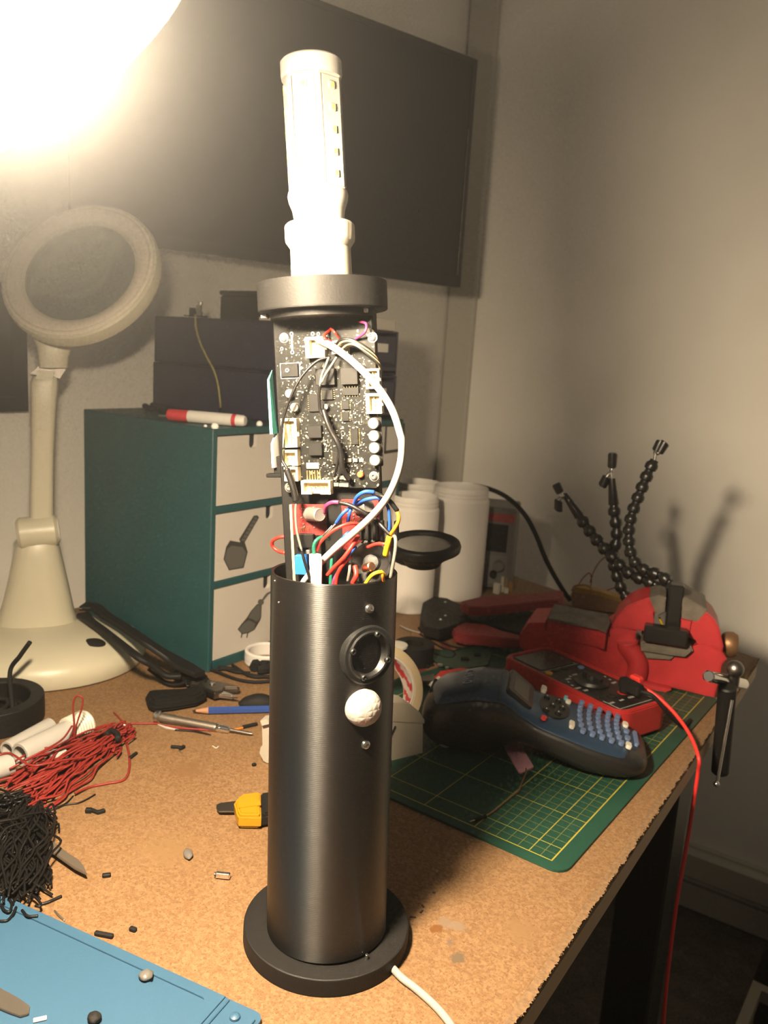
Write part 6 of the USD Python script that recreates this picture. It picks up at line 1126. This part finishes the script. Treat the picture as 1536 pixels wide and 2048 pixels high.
obj('handle', slab3(s10([(120, 290), (240, 350), (390, 480), (350, 590), (240, 480), (100, 340)]), .0042, .006, .0015), dark_steel, sc_, smooth=40)
# ---- blue silicone mat
bmat = mat('blue_silicone', (0.030, 0.084, 0.150), .5, bump=.12, bscale=500); 
BA, BB = at(69, 1817, .005), at(454, 1992, .005); bd = BB - BA; bd[2] = 0; bd /= np.linalg.norm(bd); bn = np.cross(UP, bd)
bn = bn if bn @ TOC < 0 else -bn                                        # bn: away from the camera
BM_ = frame(bd, z=UP, o=A([BB[0], BB[1], 0.0])); sgn = 1 if BM_[:3, 1] @ bn > 0 else -1
loc2 = lambda x, y, z=.005: tuple((np.linalg.inv(BM_) @ np.r_[at(x, y, z), 1])[:2])
blue = thing('silicone_mat', 'blue silicone soldering mat in the near left corner of the bench', 'mat', at(200, 1960))
WB, DB = 0.36, 0.20
main = sbox(-WB, -DB, 0.0, 0.0) if sgn > 0 else sbox(-WB, 0, 0, DB)
ysg = -sgn
tabw = loc2(523, 2037)[0]
ty0 = abs(loc2(460, 1996)[1])
tab = rrect(.060, DB - ty0 - .01, .006, (0.0 - .030 + tabw, ysg * (ty0 + (DB - ty0 - .01) / 2)))
plate_ = unary_union([main, tab]); groove = LineString([(-WB + .01, ysg * .0105), (-.012, ysg * .0105)]).buffer(.0026)
obj('base_sheet', prism(plate_, 0.0, .0041, BM_), bmat, blue, smooth=False)
obj('work_surface', bprism(main.buffer(-.0006).difference(groove), .0040, .0052, .0003, BM_), bmat, blue, smooth=False)
g2 = lambda lo, hi, h=.0012, ch=.0004: obj('ridge', tf(box0((lo[0], min(lo[1] * ysg, hi[1] * ysg), .0040), (hi[0], max(lo[1] * ysg, hi[1] * ysg), .0041 + h), ch), BM_), bmat, blue, smooth=False)
tx = tabw
g2((.004, ty0 + .022), (tx - .006, ty0 + .0235)); g2((.004, ty0 + .0235), (.0055, ty0 + .034)); g2((tx - .004, ty0 + .006), (tx - .0025, DB - .02)); g2((.002, ty0 + .001), (.0032, DB - .02))
obj('stud', tf(lathe([(0, 0), (.0032, 0), (.0030, .0016), (.0018, .0024), (0, .0026)], 20), BM_ @ rotz(0, (tx * .48, ysg * (ty0 + .010), .0040))), bmat, blue, smooth=40)
spd = [at(x, y, .0065)[:2] for x, y in ((-80, 1925), (0, 1976), (35, 1995), (60, 2012), (58, 2028), (40, 2033), (20, 2026), (-80, 1985))]
obj('steel_spudger', bprism(Polygon(spd).buffer(-.001).buffer(.001, quad_segs=6), .0054, .0070, .0004), mat('spudger_steel', (0.085, 0.075, 0.064), .45, .4), smooth=40, label='rounded steel spudger lying on the blue mat at the left edge', cat='spudger')
glue = mat('clear_glue', (0.24, 0.22, 0.20), .25, transmission_weight=0.5)
def blob(x, y, r, m_, lab, cat, z=0.0, sc=(1, 1, .6), nm='glue_blob', seed=0):
    m = trimesh.creation.icosphere(subdivisions=2, radius=1.0); v = m.vertices; v *= (0.75 + 0.5 * meshkit.fbm(v * 1.7 + seed, 3, seed))[:, None]; m.vertices = v * A(sc) * r; m.apply_transform(rotz(seed * 1.3)); m.apply_translation(at(x, y, z) - [0, 0, m.vertices[:, 2].min()])
    obj(nm, m, m_, smooth=True, label=lab, cat=cat)
blob(292, 1957, .0042, glue, 'clear glue blob lying on the blue mat', 'glue blob', .0052, seed=1); blob(376, 1713, .0050, glue, 'clear glue blob on the bare bench left of the lamp base', 'glue blob', 0, (1.3, .7, .5), seed=2); blob(189, 2043, .0040, rubber, 'dark crumb on the blue mat at the bottom picture edge', 'crumb', .0052, seed=3, nm='crumb')
obj('white_flake', tf(cbox((.007, .003, .0008), .0002), rotz(1.0, at(80, 2038, .0060))), key_white, smooth=False, label='white plastic flake on the blue mat', cat='flake')
fr_ = thing('metal_ferrule', 'small bright metal ferrule on the bench left of the lamp base', 'ferrule', at(446, 1752))
f0, f1 = at(432, 1749, .003), at(460, 1752, .003); obj('tube', tf(box0((-.0022, -.0016, 0), (.0022, .0016, np.linalg.norm(f1 - f0)), .0005), axis_frame(f1 - f0, f0, UP)), chrome, fr_, smooth=False); obj('crimp', cyl(f0 - (f1 - f0) * .12, f0, .0016, 12), dark_steel, fr_)
for k, (x, y, sx_, an, lab) in enumerate(((266, 1514, .012, 1.9, 'short black heat-shrink offcut right of the red wire hank'), (352, 1497, .010, .6, 'bent black offcut with a bright pin below the screwdriver'), (188, 1625, .010, .2, 'crumpled black offcut beside the red wire hank'), (213, 1754, .006, .9, 'tiny black offcut right of the scissors blade'), (208, 1873, .013, .45, 'black offcut peeping out from the edge of the blue mat'), (266, 1862, .005, .3, 'tiny dark flake between blue mat and lamp base'), (508, 1532, .004, 1.2, 'tiny black speck below the cream plastic clip'))):
    c = at(x, y, 0); ms = [tf(cbox((sx_, .0030, .0028), .0006), rotz(an, c + [0, 0, .0015]))]
    if k in (1, 2): ms.append(tf(cbox((sx_ * .7, .0034, .0030), .0006), rotz(an + 1.1, c + A([.005, .003, .0016]))))
    if k == 2: ms.append(tf(cbox((sx_ * .5, .0040, .0040), .0006), rotz(an + .5, c + A([-.003, -.003, .002]))))
    obj('black_offcut', ms, rubber, smooth=False, label=lab, cat='offcut')
obj('bright_pin', tube([at(358, 1502, .001), at(364, 1505, .001)], .0005, 6), tin, smooth=True, label='bright wire pin beside the bent black offcut', cat='pin'); obj('bright_clipping', tube([at(109, 1821, .0012), at(118, 1831, .0012), at(129, 1841, .001)], .0006, 6), tin, smooth=True, label='bright lead clipping at the upper edge of the blue mat', cat='clipping'); obj('pale_shaving', tube([at(425, 1492, .0008), at(432, 1496, .001), at(437, 1493, .0008)], .0006, 6), key_white, smooth=True, label='pale plastic shaving midway between screwdriver and knife', cat='shaving')
for k, (x, y) in enumerate(((826, 1834), (843, 1823), (846, 1812), (868, 1785))): obj('dark_speck', tf(cbox((.004 - .0005 * k, .0012, .0008), .0002), rotz(.6 + k, at(x, y, .0005))), mat(f'speck_{k}', (0.03, 0.012, 0.010), .7), smooth=False, label=('largest dark red speck right of the lamp base', 'second dark red speck right of the lamp base', 'third dark red speck right of the lamp base, nearer the mat', 'smallest dark red speck, nearest the cutting mat')[k], cat='speck')
# ================================================================ under the bench
cardb = mat('brown_card', (0.16, 0.10, 0.06), .8, vary=.1); dimp = mat('dim_plastic', (0.16, 0.145, 0.11), .5)
cbq = thing('cardboard_box', 'brown cardboard box standing on the floor under the bench', 'box', (-.22, -.06, FZ))
obj('carton', box0((-.44, -.30, FZ), (-.06, .14, FZ + .36), .004), cardb, cbq, smooth=False); obj('flap', hull([(-.06, -.30, FZ + .36), (-.06, .14, FZ + .36), (-.005, -.30, FZ + .335), (-.005, .14, FZ + .335), (-.06, -.30, FZ + .357), (-.06, .14, FZ + .357)]), cardb, cbq, smooth=False)
bk = thing('ribbed_basket', 'pale ribbed plastic basket on the floor right of the bench leg', 'basket', (.19, .55, FZ))
obj('basket_base', box0((.08, .42, FZ), (.40, .70, FZ + .012), .003), dimp, bk, smooth=False); obj('basket_rim', tf(prism(sbox(.07, .41, .41, .71).difference(sbox(.085, .425, .395, .695)), FZ + .145, FZ + .165), np.eye(4)), dimp, bk, smooth=False)
for k in range(14): obj('rib', box0((.085 + k * .0235, .413, FZ + .01), (.095 + k * .0235, .421, FZ + .15), .001), dimp, bk, smooth=False)
for k in range(12): obj('rib', box0((.402, .43 + k * .0235, FZ + .01), (.410, .44 + k * .0235, FZ + .15), .001), dimp, bk, smooth=False); obj('rib', box0((.073, .43 + k * .0235, FZ + .01), (.081, .44 + k * .0235, FZ + .15), .001), dimp, bk, smooth=False)
obj('dark_bag', loft([[A([.20 + a * math.cos(t), .86 + b * math.sin(t), z]) for t in th_[::2]] for z, a, b in ((FZ, .13, .10), (FZ + .03, .15, .12), (FZ + .12, .14, .115), (FZ + .22, .11, .09), (FZ + .27, .05, .04))]), mat('bag_black', (0.015, 0.014, 0.016), .6, bump=.4, bscale=30), smooth=50, label='dark soft bag on the floor behind the ribbed basket', cat='bag')
# ================================================================ smoke in the air (after all the structure)
if HAZE > 0:
    sm = sphere((0.0, -0.36, 0.50), 1.0, 4, (0.46, 0.46, 0.485))
    obj('smoke', sm, hz, kind='stuff', smooth=False, label='thin smoke hanging in the air around the glowing lamp', cat='smoke')
